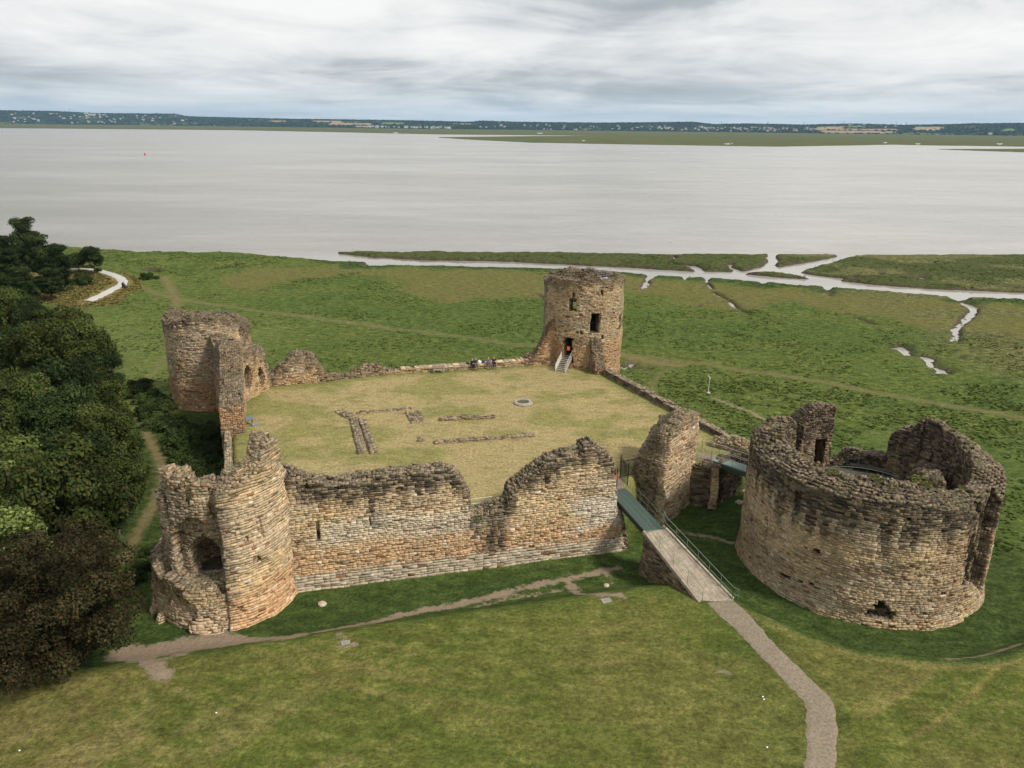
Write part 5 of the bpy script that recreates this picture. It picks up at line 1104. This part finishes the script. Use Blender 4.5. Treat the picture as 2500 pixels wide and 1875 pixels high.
def build_trees():
    K = [tree_kind('broadleaf_tree', 11+i, 4.2, 7.4, 14000, .30, p, lobes=44+i*5) for i, p in enumerate((PG, PD, PG))]
    KL = tree_kind('broadleaf_tree', 31, 4.2, 7.0, 15000, .28, PL, lobes=48)
    KB = tree_kind('broadleaf_tree', 41, 5.0, 8.8, 36000, .21, PB, lobes=90, low=-.95, trunk_h=1.6, spire=1.8, lr=(.10, .28), lq=(.45, 1.0))
    KS = tree_kind('slender_tree', 51, 3.4, 10.5, 15000, .34, PD, lobes=80, spire=1., lr=(.2, .4), lq=(.2, .8), low=-.95)
    B1 = [foliage('foliage', 61+i, 2.0, 2.6, 3600, .24, p, lobes=20, low=-.2) for i, p in enumerate(([(.034, .054, .013), (.044, .066, .016), (.030, .046, .012)], [(.045, .070, .016), (.060, .085, .02), (.036, .056, .014)], [(.060, .080, .022), (.045, .065, .018)]))]
    def foot(px, py, zc): w = at(px*1.1302, py*1.1302, zc); return w[0], w[1]
    words = ['north edge', 'upper', 'middle', 'lower']
    lst = [(0, 690), (62, 700), (128, 705), (186, 728), (28, 770), (100, 778), (165, 790), (218, 792), (8, 850), (80, 858), (152, 868), (222, 868), (45, 925), (125, 935), (180, 945), (228, 950), (170, 1030), (236, 1035), (110, 1030), (196, 1095), (150, 1110), (-60, 760), (-60, 880), (-70, 990)]
    nm = ['dark broadleaf tree on the {} of the wood left of the castle', 'dense green tree in the {} of the wood left of the castle']
    for i, (x, y) in enumerate(lst):
        X, Y = foot(x, y, 1.2); r = random.Random(i); edge = x > 180
        row = 'far end' if y < 715 else 'upper part' if y < 830 else 'middle' if y < 960 else 'near end'
        colm = 'right-hand edge' if x > 180 else 'left side' if x < 70 else 'centre'
        lab = f"dark green tree at the {row} of the left wood, {['','second ','third '][0]}{colm}, crown number {i+1 if 0 else ''}".replace(', crown number ', '')
        put_tree(K[i % 3], X, Y, r.uniform(.86, 1.1) if x < 175 else r.uniform(.66, .8), r.uniform(0, 6), TREE_LB[i], 'tree', 'dark trees of the wood left of the castle', sz=r.uniform(.95, 1.3))
    for i, (x, y, s, lb) in enumerate([(30, 1040, 1.0, 'pale green tree at the left frame edge above the brown tree'), (92, 1065, .85, 'pale green tree beside the brown tree, right of the palest one'), (0, 1150, .9, 'pale yellow-green tree half behind the brown tree at the left frame edge')]):
        X, Y = foot(x, y, 2.6); put_tree(KL, X, Y, s*1.1, i*2., lb, 'tree', None)
    X, Y = foot(135, 1315, .6); put_tree(KB, X, Y, 1.0, .5, 'large reddish brown tree in the near left corner', 'tree', None)
    X, Y = foot(20, 1390, .2); put_tree(KB, X, Y, .88, 2.6, 'dark brown-leaved tree cut by the left frame edge at the front', 'tree', None)
    for i, (x, y, s, sz, lb) in enumerate([(12, 548, 1.15, .86, 'tall tree at the left frame edge in the far grove by the water'), (58, 535, 1.25, 1.0, 'tallest pointed tree of the far grove by the water'), (88, 548, 1.1, .9, 'tall tree right of the pointed one in the far grove'), (124, 556, 1.1, .8, 'right-hand tree of the far grove with a rounded top'), (36, 575, 1.0, .62, 'lower dark tree in front of the far grove'), (100, 575, 1., .6, 'low dark tree at the foot of the far grove, right side'), (-50, 540, 1.3, .9, 'tall tree of the far grove beyond the left frame edge')]):
        X, Y = foot(x, y, 2.0); put_tree(KS, X, Y, s*.93, i*1.1, lb, 'tree', 'trees of the far grove', sz=sz)
    X, Y = foot(166, 552, -1.); put_tree(K[2], X, Y, .55, 1., 'small light tree between the far grove and the round dark tree', 'tree', None, sz=.95)
    X, Y = foot(200, 556, -1.); put_tree(K[1], X, Y, .78, 2., 'round dark tree standing alone at the right end of the far grove', 'tree', None, sz=.92)
    bl = [(44, 649, 2.2, 1, 'large green shrub at the foot of the far grove, left'), (108, 651, 2.0, 1, 'green shrub beside the end of the gravel path'), (158, 643, 2.0, 0, 'dark spreading shrub where the gravel path starts'), (132, 655, 1.5, 2, 'light green shrub below the far grove, centre'), (78, 650, 1.7, 0, 'dark shrub between two green shrubs below the grove'),
          (118, 691, 1.9, 0, 'long dark shrub in the dry grass mound'), (134, 700, 1.5, 0, 'dark shrub touching the long one on the dry mound'), (172, 687, 1.0, 0, 'small dark shrub on the dry mound, left of the pair'), (202, 686, 1.25, 0, 'rounder dark shrub on the dry mound, right of the pair'), (203, 668, .9, 2, 'thin light shrub behind the pair on the dry mound'),
          (362, 673, 1.0, 0, 'lone dark bush in the meadow by the pale pool'), (19, 690, 2.2, 0, 'dark shrub at the left frame edge on the dry mound'), (5, 650, 2.4, 1, 'green shrub at the left frame edge below the grove'), (215, 647, .6, 2, 'small shrub on the bank behind the gravel path'), (240, 655, .5, 2, 'smallest shrub on the bank behind the gravel path'), (50, 712, 1.9, 0, 'dark shrub on the dry mound above the wood'), (30, 730, 2.1, 1, 'green shrub at the upper fringe of the wood')]
    for i, (x, y, s, k, lb) in enumerate(bl):
        w = at(x, y, -4.2); o = link('shrub', B1[k], M_LEAF); o.location = (w[0], w[1], GZ(w[0], w[1])+.2); o.scale = (s*1.1, s*1.1, s*.95); o.rotation_euler = (0, 0, i*1.7); tag(o, lb, 'shrub')
    rs = random.Random(5)
    spots = [(296, 838), (325, 850), (350, 868), (318, 880), (345, 900), (372, 905), (400, 922), (382, 930), (432, 918), (455, 930), (392, 950), (425, 955), (456, 965), (395, 975), (412, 985), (438, 992), (462, 1002), (412, 1008), (425, 1020), (455, 1032), (415, 1045), (440, 1010), (440, 1060), (300, 815)]
    for i, (x, y) in enumerate(spots):
        w = at(x*1.1302, y*1.1302, -3.4); o = link('bramble_bush', B1[i % 3], M_LEAF); s = rs.uniform(.75, 1.1); o.location = (w[0], w[1], GZ(w[0], w[1])+.1); o.scale = (s*1.1, s*1.1, s); o.rotation_euler = (0, 0, i*2.3)
        tag(o, BUSH_LB[i], 'bush', 'dark bushes in the ditch by the left tower')
    for i, (X_, Y_, lb) in enumerate([(-25.5, 59.6, 'dark bush seen through the hole in the shattered tower'), (-27.6, 58.2, 'dark bush right behind the left end of the shattered tower')]):
        o = link('shrub', B1[0], M_LEAF); o.location = (X_, Y_, GZ(X_, Y_)); o.scale = (1.2,)*3; tag(o, lb, 'shrub')
    for i, (x, y, s, lb) in enumerate([(305, 1215, .55, 'small leafy bush on the bank left of the shattered tower'), (318, 1180, .45, 'smallest bush by the trail left of the shattered tower'), (288, 1240, .6, 'bush between the brown tree and the shattered tower')]):
        w = at(x*1.1302, y*1.1302, -3.8); o = link('shrub', B1[0], M_LEAF); o.location = (w[0], w[1], GZ(w[0], w[1])+.05); o.scale = (s,)*3; tag(o, lb, 'shrub')
    # tufts on the ruins
    g = foliage('foliage', 77, .5, .5, 420, .09, [(.11, .13, .03), (.17, .15, .05), (.08, .10, .025)], lobes=7, low=0.)
    for (p, s, lb) in (((-31.+0, 97, 7.2), 2.2, 'brown twiggy bush growing on top of the left corner tower'), ((6.4, 60.6, 5.2), 1.1, 'green tuft on top of the right part of the curtain wall'), ((30.2, 51.9, 6.5), 2.2, 'yellow-green grass patch on the keep wall top'), ((27, 52.4, 6.5), 1.5, 'smaller grass patch on the keep wall top, left of the large one'), ((24.4, 53.8, 6.4), 1.2, 'small weed tuft on the keep wall top near the left'), ((-2.6, 56.9, 0.5), 1.3, 'straggling weed in the gap of the curtain wall'), ((22.5, 56.5, 6.2), 1.0, 'weed tuft on the keep wall top at the far left'), ((33, 51.6, 6.2), .9, 'weed tuft on the keep wall top on the right')):
        if p[0] == -31.: p = (-41.5, 97.2, 7.3)
        o = link('weed_tuft', g, M_LEAF); o.location = p; o.scale = (s, s, s*.7); tag(o, lb, 'weed')
TREE_LB = ['dark tree at the far left corner of the wood', 'dark tree at the far end of the wood, second from the left edge', 'dark tree at the far end of the wood below the dry mound', 'dark tree at the far right tip of the wood below the gravel path', 'green tree near the left frame edge in the upper wood', 'green tree in the centre of the upper wood', 'green tree in the upper wood next to the right fringe', 'dark tree on the right fringe of the upper wood',
           'dark tree at the left frame edge in the middle of the wood', 'green tree left of centre in the middle of the wood', 'green tree right of centre in the middle of the wood', 'dark tree on the right fringe facing the left corner tower', 'dark tree just above the pale green trees', 'green tree in the lower middle of the wood', 'dark tree right of the lower middle of the wood', 'dark tree on the right fringe beside the bend of the trail',
           'dark tree in the near end of the wood left of the trail', 'dark tree closest to the trail at the near end of the wood', 'dark tree right of the pale green trees', 'small dark tree at the lower tip of the wood by the trail', 'dark tree directly behind the reddish brown tree', 'upper tree of the wood outside the left frame edge', 'middle tree of the wood outside the left frame edge', 'lower tree of the wood outside the left frame edge']
BUSH_LB = ['bush at the upper left tip of the ditch thicket', 'bush left of the corner tower foot', 'bush at the foot of the corner tower, left side', 'bush on the trail side of the upper thicket', 'bush below the corner tower, left of centre', 'bush touching the corner tower foot at the front', 'bush below the corner tower foot, right of centre', 'bush in the upper middle of the thicket', 'bush in the shade between tower and gate block', 'bush against the ruined gate block, topmost', 'bush in the middle of the thicket, left', 'bush in the middle of the thicket, right', 'bush against the low left wall, upper', 'bush on the trail side of the middle thicket', 'bush in the lower middle of the thicket', 'light bush in the lower thicket', 'bush against the low left wall, middle', 'bush on the trail side of the lower thicket', 'bush just above the shattered tower, centre', 'bush against the low left wall, lowest', 'bush directly behind the shattered tower', 'bush behind the left end of the shattered tower', 'bush hidden between the low wall and the shattered tower', 'lone bush nearest the trail at the upper thicket']
build_trees()

def build_grass():
    rs = np.random.RandomState(12)
    def tufts(name, n, X, Y, size, pal, label, hgt=.8):
        z = terrain_h(X, Y); V = []; m = len(X); a = rs.uniform(0, math.pi, (m, 3)); s = size*rs.uniform(.5, 1.5, m)
        pal = np.array(pal); base = pal[rs.randint(0, len(pal), m)]*rs.uniform(.65, 1.4, m)[:, None]; CC = []
        for q in range(3):
            dx, dy = np.cos(a[:, q])*s, np.sin(a[:, q])*s; lx, ly = rs.normal(size=m)*s*.35, rs.normal(size=m)*s*.35; h = s*hgt*rs.uniform(.5, 1.1, m)
            V.append(np.stack([np.c_[X-dx*.5, Y-dy*.5, z-.05], np.c_[X+dx*.5, Y+dy*.5, z-.05], np.c_[X+dx*.6+lx, Y+dy*.6+ly, z+h], np.c_[X-dx*.45+lx, Y-dy*.45+ly, z+h*.8]], 1))
            CC.append(np.repeat(base[:, None], 4, 1))
        V = np.concatenate(V).reshape(-1, 3); CC = np.concatenate(CC).reshape(-1, 3)
        o = link(name, np_mesh(name, V, np.arange(len(V)).reshape(-1, 4), {'col': CC}), M_LEAF); tag(o, label, 'grass', kind='stuff')
    def pick(n, x0, x1, y0, y1, cond):
        X = rs.uniform(x0, x1, n); Y = rs.uniform(y0, y1, n); k = cond(X, Y); return X[k], Y[k]
    def nobrown(X, Y):
        k = np.ones(X.shape, bool)
        for P in BROWN: k &= poly_sd(X, Y, P) > 1
        return k
    TR = [(P, w) for P, w, k in TRAILS]
    def open_(X, Y):
        k = (np.abs(X) < Y*.70+6) & (poly_sd(X, Y, WARD) > 1.8) & (water_sd(X, Y) > .8) & (np.hypot(X-KEEP[0], Y-KEEP[1]) > 11)
        for P, w in TR: k &= seg_d(X, Y, P) > w/2+.5
        return k & (vn(X*.35, Y*.35, 0, 19) > .12) & (seg_d(X, Y, WPATH) > 2.4)
    X, Y = pick(70000, -160, 170, 100, 232, lambda X, Y: open_(X, Y) & nobrown(X, Y) & (fbm(X*.12, Y*.16, 0, 21, 3) > .52)); tufts('meadow_grass', 0, X, Y, .28, [(.058, .086, .018), (.072, .098, .021), (.092, .108, .028), (.050, .076, .016)], 'tufted green grass covering the marsh meadow', .3)
    X, Y = pick(16000, 14, 90, 60, 112, lambda X, Y: open_(X, Y) & (X > 14+(112-Y)*.2) & (fbm(X*.2, Y*.2, 0, 25, 3) > .48)); tufts('meadow_grass', 0, X, Y, .26, [(.054, .082, .016), (.070, .097, .021), (.092, .106, .028)], 'longer green grass between the lawn wall and the keep', .35)
    X, Y = pick(16000, -110, -60, 140, 200, lambda X, Y: (poly_sd(X, Y, DRYL) < 2) & (seg_d(X, Y, WPATH) > 2.2)); tufts('dry_grass', 0, X, Y, .32, [(.17, .145, .045), (.22, .165, .06), (.13, .12, .036)], 'long dry yellow grass on the mound by the gravel path', .6)
build_grass()

# ---------------------------------------------------------------- far shore
def far_mat(name, a, b, sc):
    m, nt, N, L, bs = mat_new(name); p = geo(nt); mp = nt.nodes.new('ShaderNodeMapping'); mp.inputs['Scale'].default_value = (.35, 1, 1); L.new(p, mp.inputs[0])
    L.new(mixc(nt, rng(nt, noi(nt, mp.outputs[0], sc, 6, .7), .4, .6, 0, 1), a, b), bs.inputs['Base Color']); bs.inputs['Roughness'].default_value = 1; bs.inputs['Specular IOR Level'].default_value = 0; return m
def build_far():
    M_FM = far_mat('far_saltmarsh', (.075, .098, .040), (.125, .115, .058), .03)
    def sheet(name, nearp, farp, z, thick=1.2):
        A = [at(x, y, z) for x, y in nearp]; B = [at(x, y, z) for x, y in farp]; n = len(A)
        # ragged near edge
        rs = np.random.RandomState(3); A2 = []
        for i in range(n-1):
            for k in range(14):
                f = k/14; q = A[i]*(1-f)+A[i+1]*f; d = math.hypot(q[0], q[1]); A2.append((q*(1+(rs.rand()-.5)*.012*(k > 0)))[:2])
        A2.append(A[-1][:2]); xs = np.linspace(0, 1, len(A2)); Bx = np.interp(xs, np.linspace(0, 1, len(B)), [b[0] for b in B]); By = np.interp(xs, np.linspace(0, 1, len(B)), [b[1] for b in B])
        m = len(A2); V = [(a[0], a[1], z-thick) for a in A2]; nr_ = 14
        for r_ in range(nr_+1):
            f = (r_/nr_)**1.6; V += [(a[0]*(1-f)+x*f, a[1]*(1-f)+y*f, z) for a, x, y in zip(A2, Bx, By)]
        F = [(r_*m+i, r_*m+i+1, r_*m+m+i+1, r_*m+m+i) for r_ in range(nr_+1) for i in range(m-1)]
        tag(link(name, np_mesh(name, V, F), M_FM), kind='structure')
    sheet('far_marsh', [(-500, 302), (0, 312.5), (560, 317.5), (800, 322), (1080, 328), (1420, 331), (1800, 334), (2500, 341), (3000, 346)], [(-500, 294.3), (0, 299.5), (560, 306), (800, 309), (1080, 312), (1420, 315), (1800, 319), (2500, 326), (3000, 330)], -5.7)
    sheet('far_marsh_point', [(1071, 335.8), (1162, 341), (1306, 348), (1600, 353), (1905, 357.5), (2178, 352.7), (2292, 354.8), (2500, 357.5), (2900, 362)], [(1071, 334.8), (1300, 332.3), (1430, 331.4), (1640, 331), (1905, 334), (2178, 337), (2292, 338.5), (2500, 341), (2900, 345)], -5.6)
    sheet('far_mudflat', [(2290, 364), (2360, 366.5), (2500, 371), (2900, 382)], [(2290, 363.7), (2370, 363.5), (2500, 363), (2900, 370)], -5.65)
    # ponds on the far saltings
    for x, y, w in ((1775, 350, 14), (1765, 351, 22), (2155, 348, 10), (2232, 351, 14), (2430, 351, 16), (1420, 343, 9), (960, 324, 14), (1310, 325, 16)):
        p = at(x, y, -5.5); q = at(x+w, y, -5.5); L_ = q-p; m = MB(); dd = 1.4*(p[0]**2+p[1]**2)/69700; dv = np.array([p[0], p[1]])/math.hypot(p[0], p[1])*dd
        v = []; 
        for k in range(14): a = 2*math.pi*k/14; v.append((p[0]+L_[0]*.5+L_[0]*.5*math.cos(a)+dv[0]*math.sin(a)*(.7+.3*math.sin(3*a)), p[1]+L_[1]*.5*math.cos(a)+dv[1]*math.sin(a)*(.7+.3*math.sin(3*a)), -5.52))
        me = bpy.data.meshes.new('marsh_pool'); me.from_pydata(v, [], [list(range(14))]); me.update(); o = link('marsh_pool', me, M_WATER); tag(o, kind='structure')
    # hills
    base = [(-600, 289, 0), (0, 301.5, 0), (340, 304.5, 0), (560, 307.5, 0), (800, 310.5, 0), (1080, 314, 0), (1420, 317.5, 0), (1800, 322, 0), (2500, 330.5, 0), (3200, 337, 0)]
    ridge = [(-600, 262), (0, 269), (140, 271), (230, 276), (350, 277), (430, 277.5), (460, 284), (600, 287.5), (720, 290), (870, 292), (1000, 294), (1150, 297.5), (1180, 294.5), (1260, 297.5), (1450, 299.5), (1600, 298.5), (1690, 297.5), (1740, 303.5), (1810, 301.5), (1960, 304.5), (2080, 301.8), (2210, 305), (2320, 303.5), (2370, 301.5), (2500, 300.5), (2700, 303), (3200, 310)]
    xs = np.arange(-600, 3200, 8.); by = np.interp(xs, [b[0] for b in base], [b[1] for b in base]); ry = np.interp(xs, [r[0] for r in ridge], [r[1] for r in ridge])
    nr = 16; V = np.zeros((len(xs), nr+3, 3)); c = np.zeros((len(xs), nr+3, 3))
    for i, x in enumerate(xs):
        b = at(x, by[i]+1.2, -6.); db = min(math.hypot(b[0], b[1]), 9000); b = atd(x, by[i]+1.2, db) if db < 9000 else atd(x, by[i]+1.2, 9000)
        dr = db+1500; r = atd(x, ry[i]+1.6, dr)
        for j in range(nr+1):
            f = j/nr; d = db+(dr-db)*f; z = b[2]+(r[2]-b[2])*(f**.85)
            p = np.array([b[0], b[1]])/math.hypot(b[0], b[1])*d; z += (fbm(p[0]/260, p[1]/260, 0, 5, 3)-.5)*12*math.sin(f*math.pi)
            V[i, j] = (p[0], p[1], z)
        for k in (1, 2): p = np.array([b[0], b[1]])/math.hypot(b[0], b[1])*(dr+900*k); V[i, nr+k] = (p[0], p[1], r[2]-25*k)
    n0, n1 = V.shape[:2]; idx = np.arange(n0*n1).reshape(n0, n1); F = np.stack([idx[:-1, :-1], idx[1:, :-1], idx[1:, 1:], idx[:-1, 1:]], -1).reshape(-1, 4)
    # field kinds (crop, pasture, wood) by cell
    X, Y = V[..., 0], V[..., 1]; pxs = np.repeat(xs[:, None], n1, 1); jj = np.repeat(np.arange(n1)[None]/nr, n0, 0)
    cell = vn(np.floor(X/210+vn(X/300, Y/300, 0, 3)), np.floor(Y/190+vn(X/260, Y/240, 0, 4)), 0, 77)
    c[:] = (.018, .032, .015); c = np.where((cell > .86)[..., None], (.07, .095, .035), c)
    def fieldrect(x0, x1, j0, j1, col): 
        nonlocal c; m = (pxs > x0) & (pxs < x1) & (jj > j0) & (jj < j1); c = np.where(m[..., None], col, c)
    tan = (.28, .215, .13)
    for r_ in ((1990, 2060, .30, .75), (2000, 2190, .02, .22), (2060, 2190, .25, .50), (2230, 2300, .35, .8), (660, 700, .6, .8), (760, 840, .62, .85), (800, 910, .25, .62), (1100, 1160, .62, .80), (620, 650, .0, .05)): fieldrect(*r_, tan)
    for r_ in ((2070, 2110, .62, .8), (930, 990, .4, .7), (2440, 2480, .3, .5), (1210, 1260, .8, .9), (2180, 2300, .02, .12), (460, 520, .2, .3)): fieldrect(*r_, (.12, .17, .06))
    M_H = mat_new('hill_fields'); m, nt, N, L, bs = M_H; L.new(scal(nt, attr(nt, 'col'), rng(nt, noi(nt, geo(nt), .02, 5, .7), .3, .7, .6, 1.4)), bs.inputs['Base Color']); bs.inputs['Roughness'].default_value = 1; bs.inputs['Specular IOR Level'].default_value = 0
    tag(link('hills', np_mesh('hills', V.reshape(-1, 3), F, {'col': c.reshape(-1, 3)}, smooth=True), m), kind='structure')
    # woods
    rs = np.random.RandomState(4); ico = bmesh.new(); bmesh.ops.create_icosphere(ico, subdivisions=1, radius=1); iv = np.array([v.co[:] for v in ico.verts]); fi = np.array([[v.index for v in f.verts] for f in ico.faces]); ico.free()
    VV = []; FF = []; CC = []; k = 0
    isf = (c[..., 0] > .1) | (c[..., 1] > .1)
    for q in range(15000):
        i = rs.randint(1, n0-1); edge = rs.rand() < .3; j = nr if edge else int(rs.randint(0, nr))
        if isf[i, j] and rs.rand() < .985: continue
        if not edge and rs.rand() < .15+.3*(vn(X[i, j]/300, Y[i, j]/200, 0, 9) < .4): continue
        p = V[i, j]+rs.normal(size=3)*np.array([14, 25, 0]); s = rs.uniform(4.5, 10)*np.array([1.7, 1.3, .85 if not edge else .7]); v = iv*(1+rs.uniform(-.3, .3, (len(iv), 1)))*s+p+np.array([0, 0, s[2]*.4])
        VV.append(v); FF.append(fi+k); k += len(iv); CC.append(np.repeat((np.array((.020, .036, .017))*rs.uniform(.6, 1.7))[None], len(iv), 0))
    o = link('distant_woodland', np_mesh('distant_woodland', np.concatenate(VV), np.concatenate(FF), {'col': np.concatenate(CC)}), M_LEAFFAR); tag(o, 'dark woodland covering the hills on the far shore', 'woodland', kind='stuff')
    # houses
    def house(w, d, h, mat_w, mat_r, nm):
        v = [(-w/2, -d/2, 0), (w/2, -d/2, 0), (w/2, d/2, 0), (-w/2, d/2, 0), (-w/2, -d/2, h), (w/2, -d/2, h), (w/2, d/2, h), (-w/2, d/2, h), (-w/2, 0, h+d*.4), (w/2, 0, h+d*.4)]
        f = [(0, 1, 5, 4), (1, 2, 6, 5), (2, 3, 7, 6), (3, 0, 4, 7), (4, 5, 9, 8), (7, 8, 9, 6), (4, 8, 7), (5, 6, 9)]
        me = bpy.data.meshes.new(nm); me.from_pydata(v, [], f); me.materials.append(mat_w); me.materials.append(mat_r); me.polygons.foreach_set('material_index', [0, 0, 0, 0, 1, 1, 0, 0]); me.update(); return me
    mw = plain('white_render', (.46, .45, .43), .8); mr = plain('slate_roof', (.16, .15, .16), .9); mb = plain('red_brick', (.30, .21, .18), .9); mg = plain('pale_roof', (.25, .215, .20), .8)
    HW = [house(16, 10, 8, mw, mr, 'house'), house(24, 11, 9, mw, mg, 'house')]; HB = [house(13, 9, 6.5, mb, mg, 'house'), house(18, 10, 7, plain('grey_render', (.30, .285, .27), .9), mg, 'house')]
    def hs(px0, px1, j0, j1, n, pool, label, group, sc=1.):
        for q in range(n):
            px = rs.uniform(px0, px1); i = int(np.clip((px+600)/8, 0, n0-1)); jf = rs.uniform(j0, j1)*nr; j = int(jf); p = V[i, j]*(1-(jf-j))+V[i, min(j+1, nr)]*(jf-j)
            o = link('house', pool[q % len(pool)]); o.location = (p[0]+rs.uniform(-10, 10), p[1], p[2]+2); o.rotation_euler = (0, 0, math.atan2(-p[0], p[1])+rs.uniform(-.6, .6)); s = sc*rs.uniform(.8, 1.35); o.scale = (s, s, s); tag(o, label, 'house', group)
    hs(870, 1110, .0, .06, 48, HW, 'tiny white seafront house in the village at the centre of the far shore', 'white houses along the far waterfront')
    hs(30, 460, .05, .75, 62, [HW[0], HB[1], HW[1]], 'tiny pale house on the wooded hillside at the left of the far shore', 'houses on the left far hillside', .85)
    hs(215, 265, .6, .85, 10, HW, 'white house in the bright cluster near the left hilltop', 'white houses of the left hilltop cluster', 1.15)
    hs(1600, 2000, .03, .45, 105, HB+[HW[0]], 'tiny brick or pale house in the town right of centre on the far shore', 'houses of the far town right of centre', .95)
    hs(1170, 1600, .0, .5, 45, HB+[HW[0]], 'tiny house scattered among trees between the white village and the town', 'scattered houses on the central far hillside', .85)
    hs(2060, 2200, .62, .9, 10, [HW[0], HB[0]], 'tiny house on the ridge above the tan fields', 'houses on the ridge above the tan fields', 1.2)
    hs(2412, 2420, .02, .05, 1, [HW[1]], 'lone white farmhouse at the right end of the far shore', None, 1.1)
    # pylons on the skyline
    for i, px in enumerate((1763, 1877, 1962, 2058, 2186, 2210)):
        k = int((px+600)/8); p = V[k, nr]; m = MB(); h = 34
        for sx, sy in ((-3, -3), (3, -3), (3, 3), (-3, 3)): m.beam((sx, sy, 0), (0, 0, h), .8, .8)
        for z in (18, 24, 30): m.beam((-7+z*.06, 0, z), (7-z*.06, 0, z), .7, .7)
        o = m.build('pylon', plain('pylon_steel', (.12, .12, .13), .7) if i == 0 else bpy.data.materials['pylon_steel']); o.location = p; o.rotation_euler = (0, 0, .3*i); tag(o, PY_LB[i], 'pylon', 'pylons on the far skyline')
    m = MB(); m.tube([(0, 0, 0), (0, 0, 38)], .9, 6); m.box((0, 0, 39), (2, 2, 3)); o = m.build('radio_mast', bpy.data.materials['pylon_steel']); o.location = V[int((182+600)/8), nr]; tag(o, 'thin mast on the far skyline at the left', 'mast')
PY_LB = ['leftmost pylon on the far skyline', 'second pylon from the left on the far skyline', 'third pylon from the left on the far skyline', 'pylon above the left end of the tan fields', 'pylon above the right end of the tan fields', 'rightmost pylon on the far skyline']
M_LEAFFAR = plain('far_leaves', (.1, .1, .1), .9)
def _ml():
    m, nt, N, L, bs = mat_new('far_leaves'); L.new(attr(nt, 'col'), bs.inputs['Base Color']); bs.inputs['Roughness'].default_value = 1; bs.inputs['Specular IOR Level'].default_value = 0; return m
M_LEAFFAR = _ml()
build_far()

# ---------------------------------------------------------------- haze
def build_haze():
    m = MB(); m.box((0, 6000, 90), (26000, 14000, 220)); o = m.build('haze', None); mt = bpy.data.materials.new('air'); mt.use_nodes = True; nt = mt.node_tree; nt.nodes.remove(nt.nodes['Principled BSDF'])
    v = nt.nodes.new('ShaderNodeVolumePrincipled'); v.inputs['Color'].default_value = (.42, .68, 1., 1); v.inputs['Density'].default_value = 3.0e-5; v.inputs['Anisotropy'].default_value = 0.
    nt.links.new(v.outputs[0], nt.nodes['Material Output'].inputs['Volume']); o.data.materials.append(mt); tag(o, kind='stuff')
build_haze()
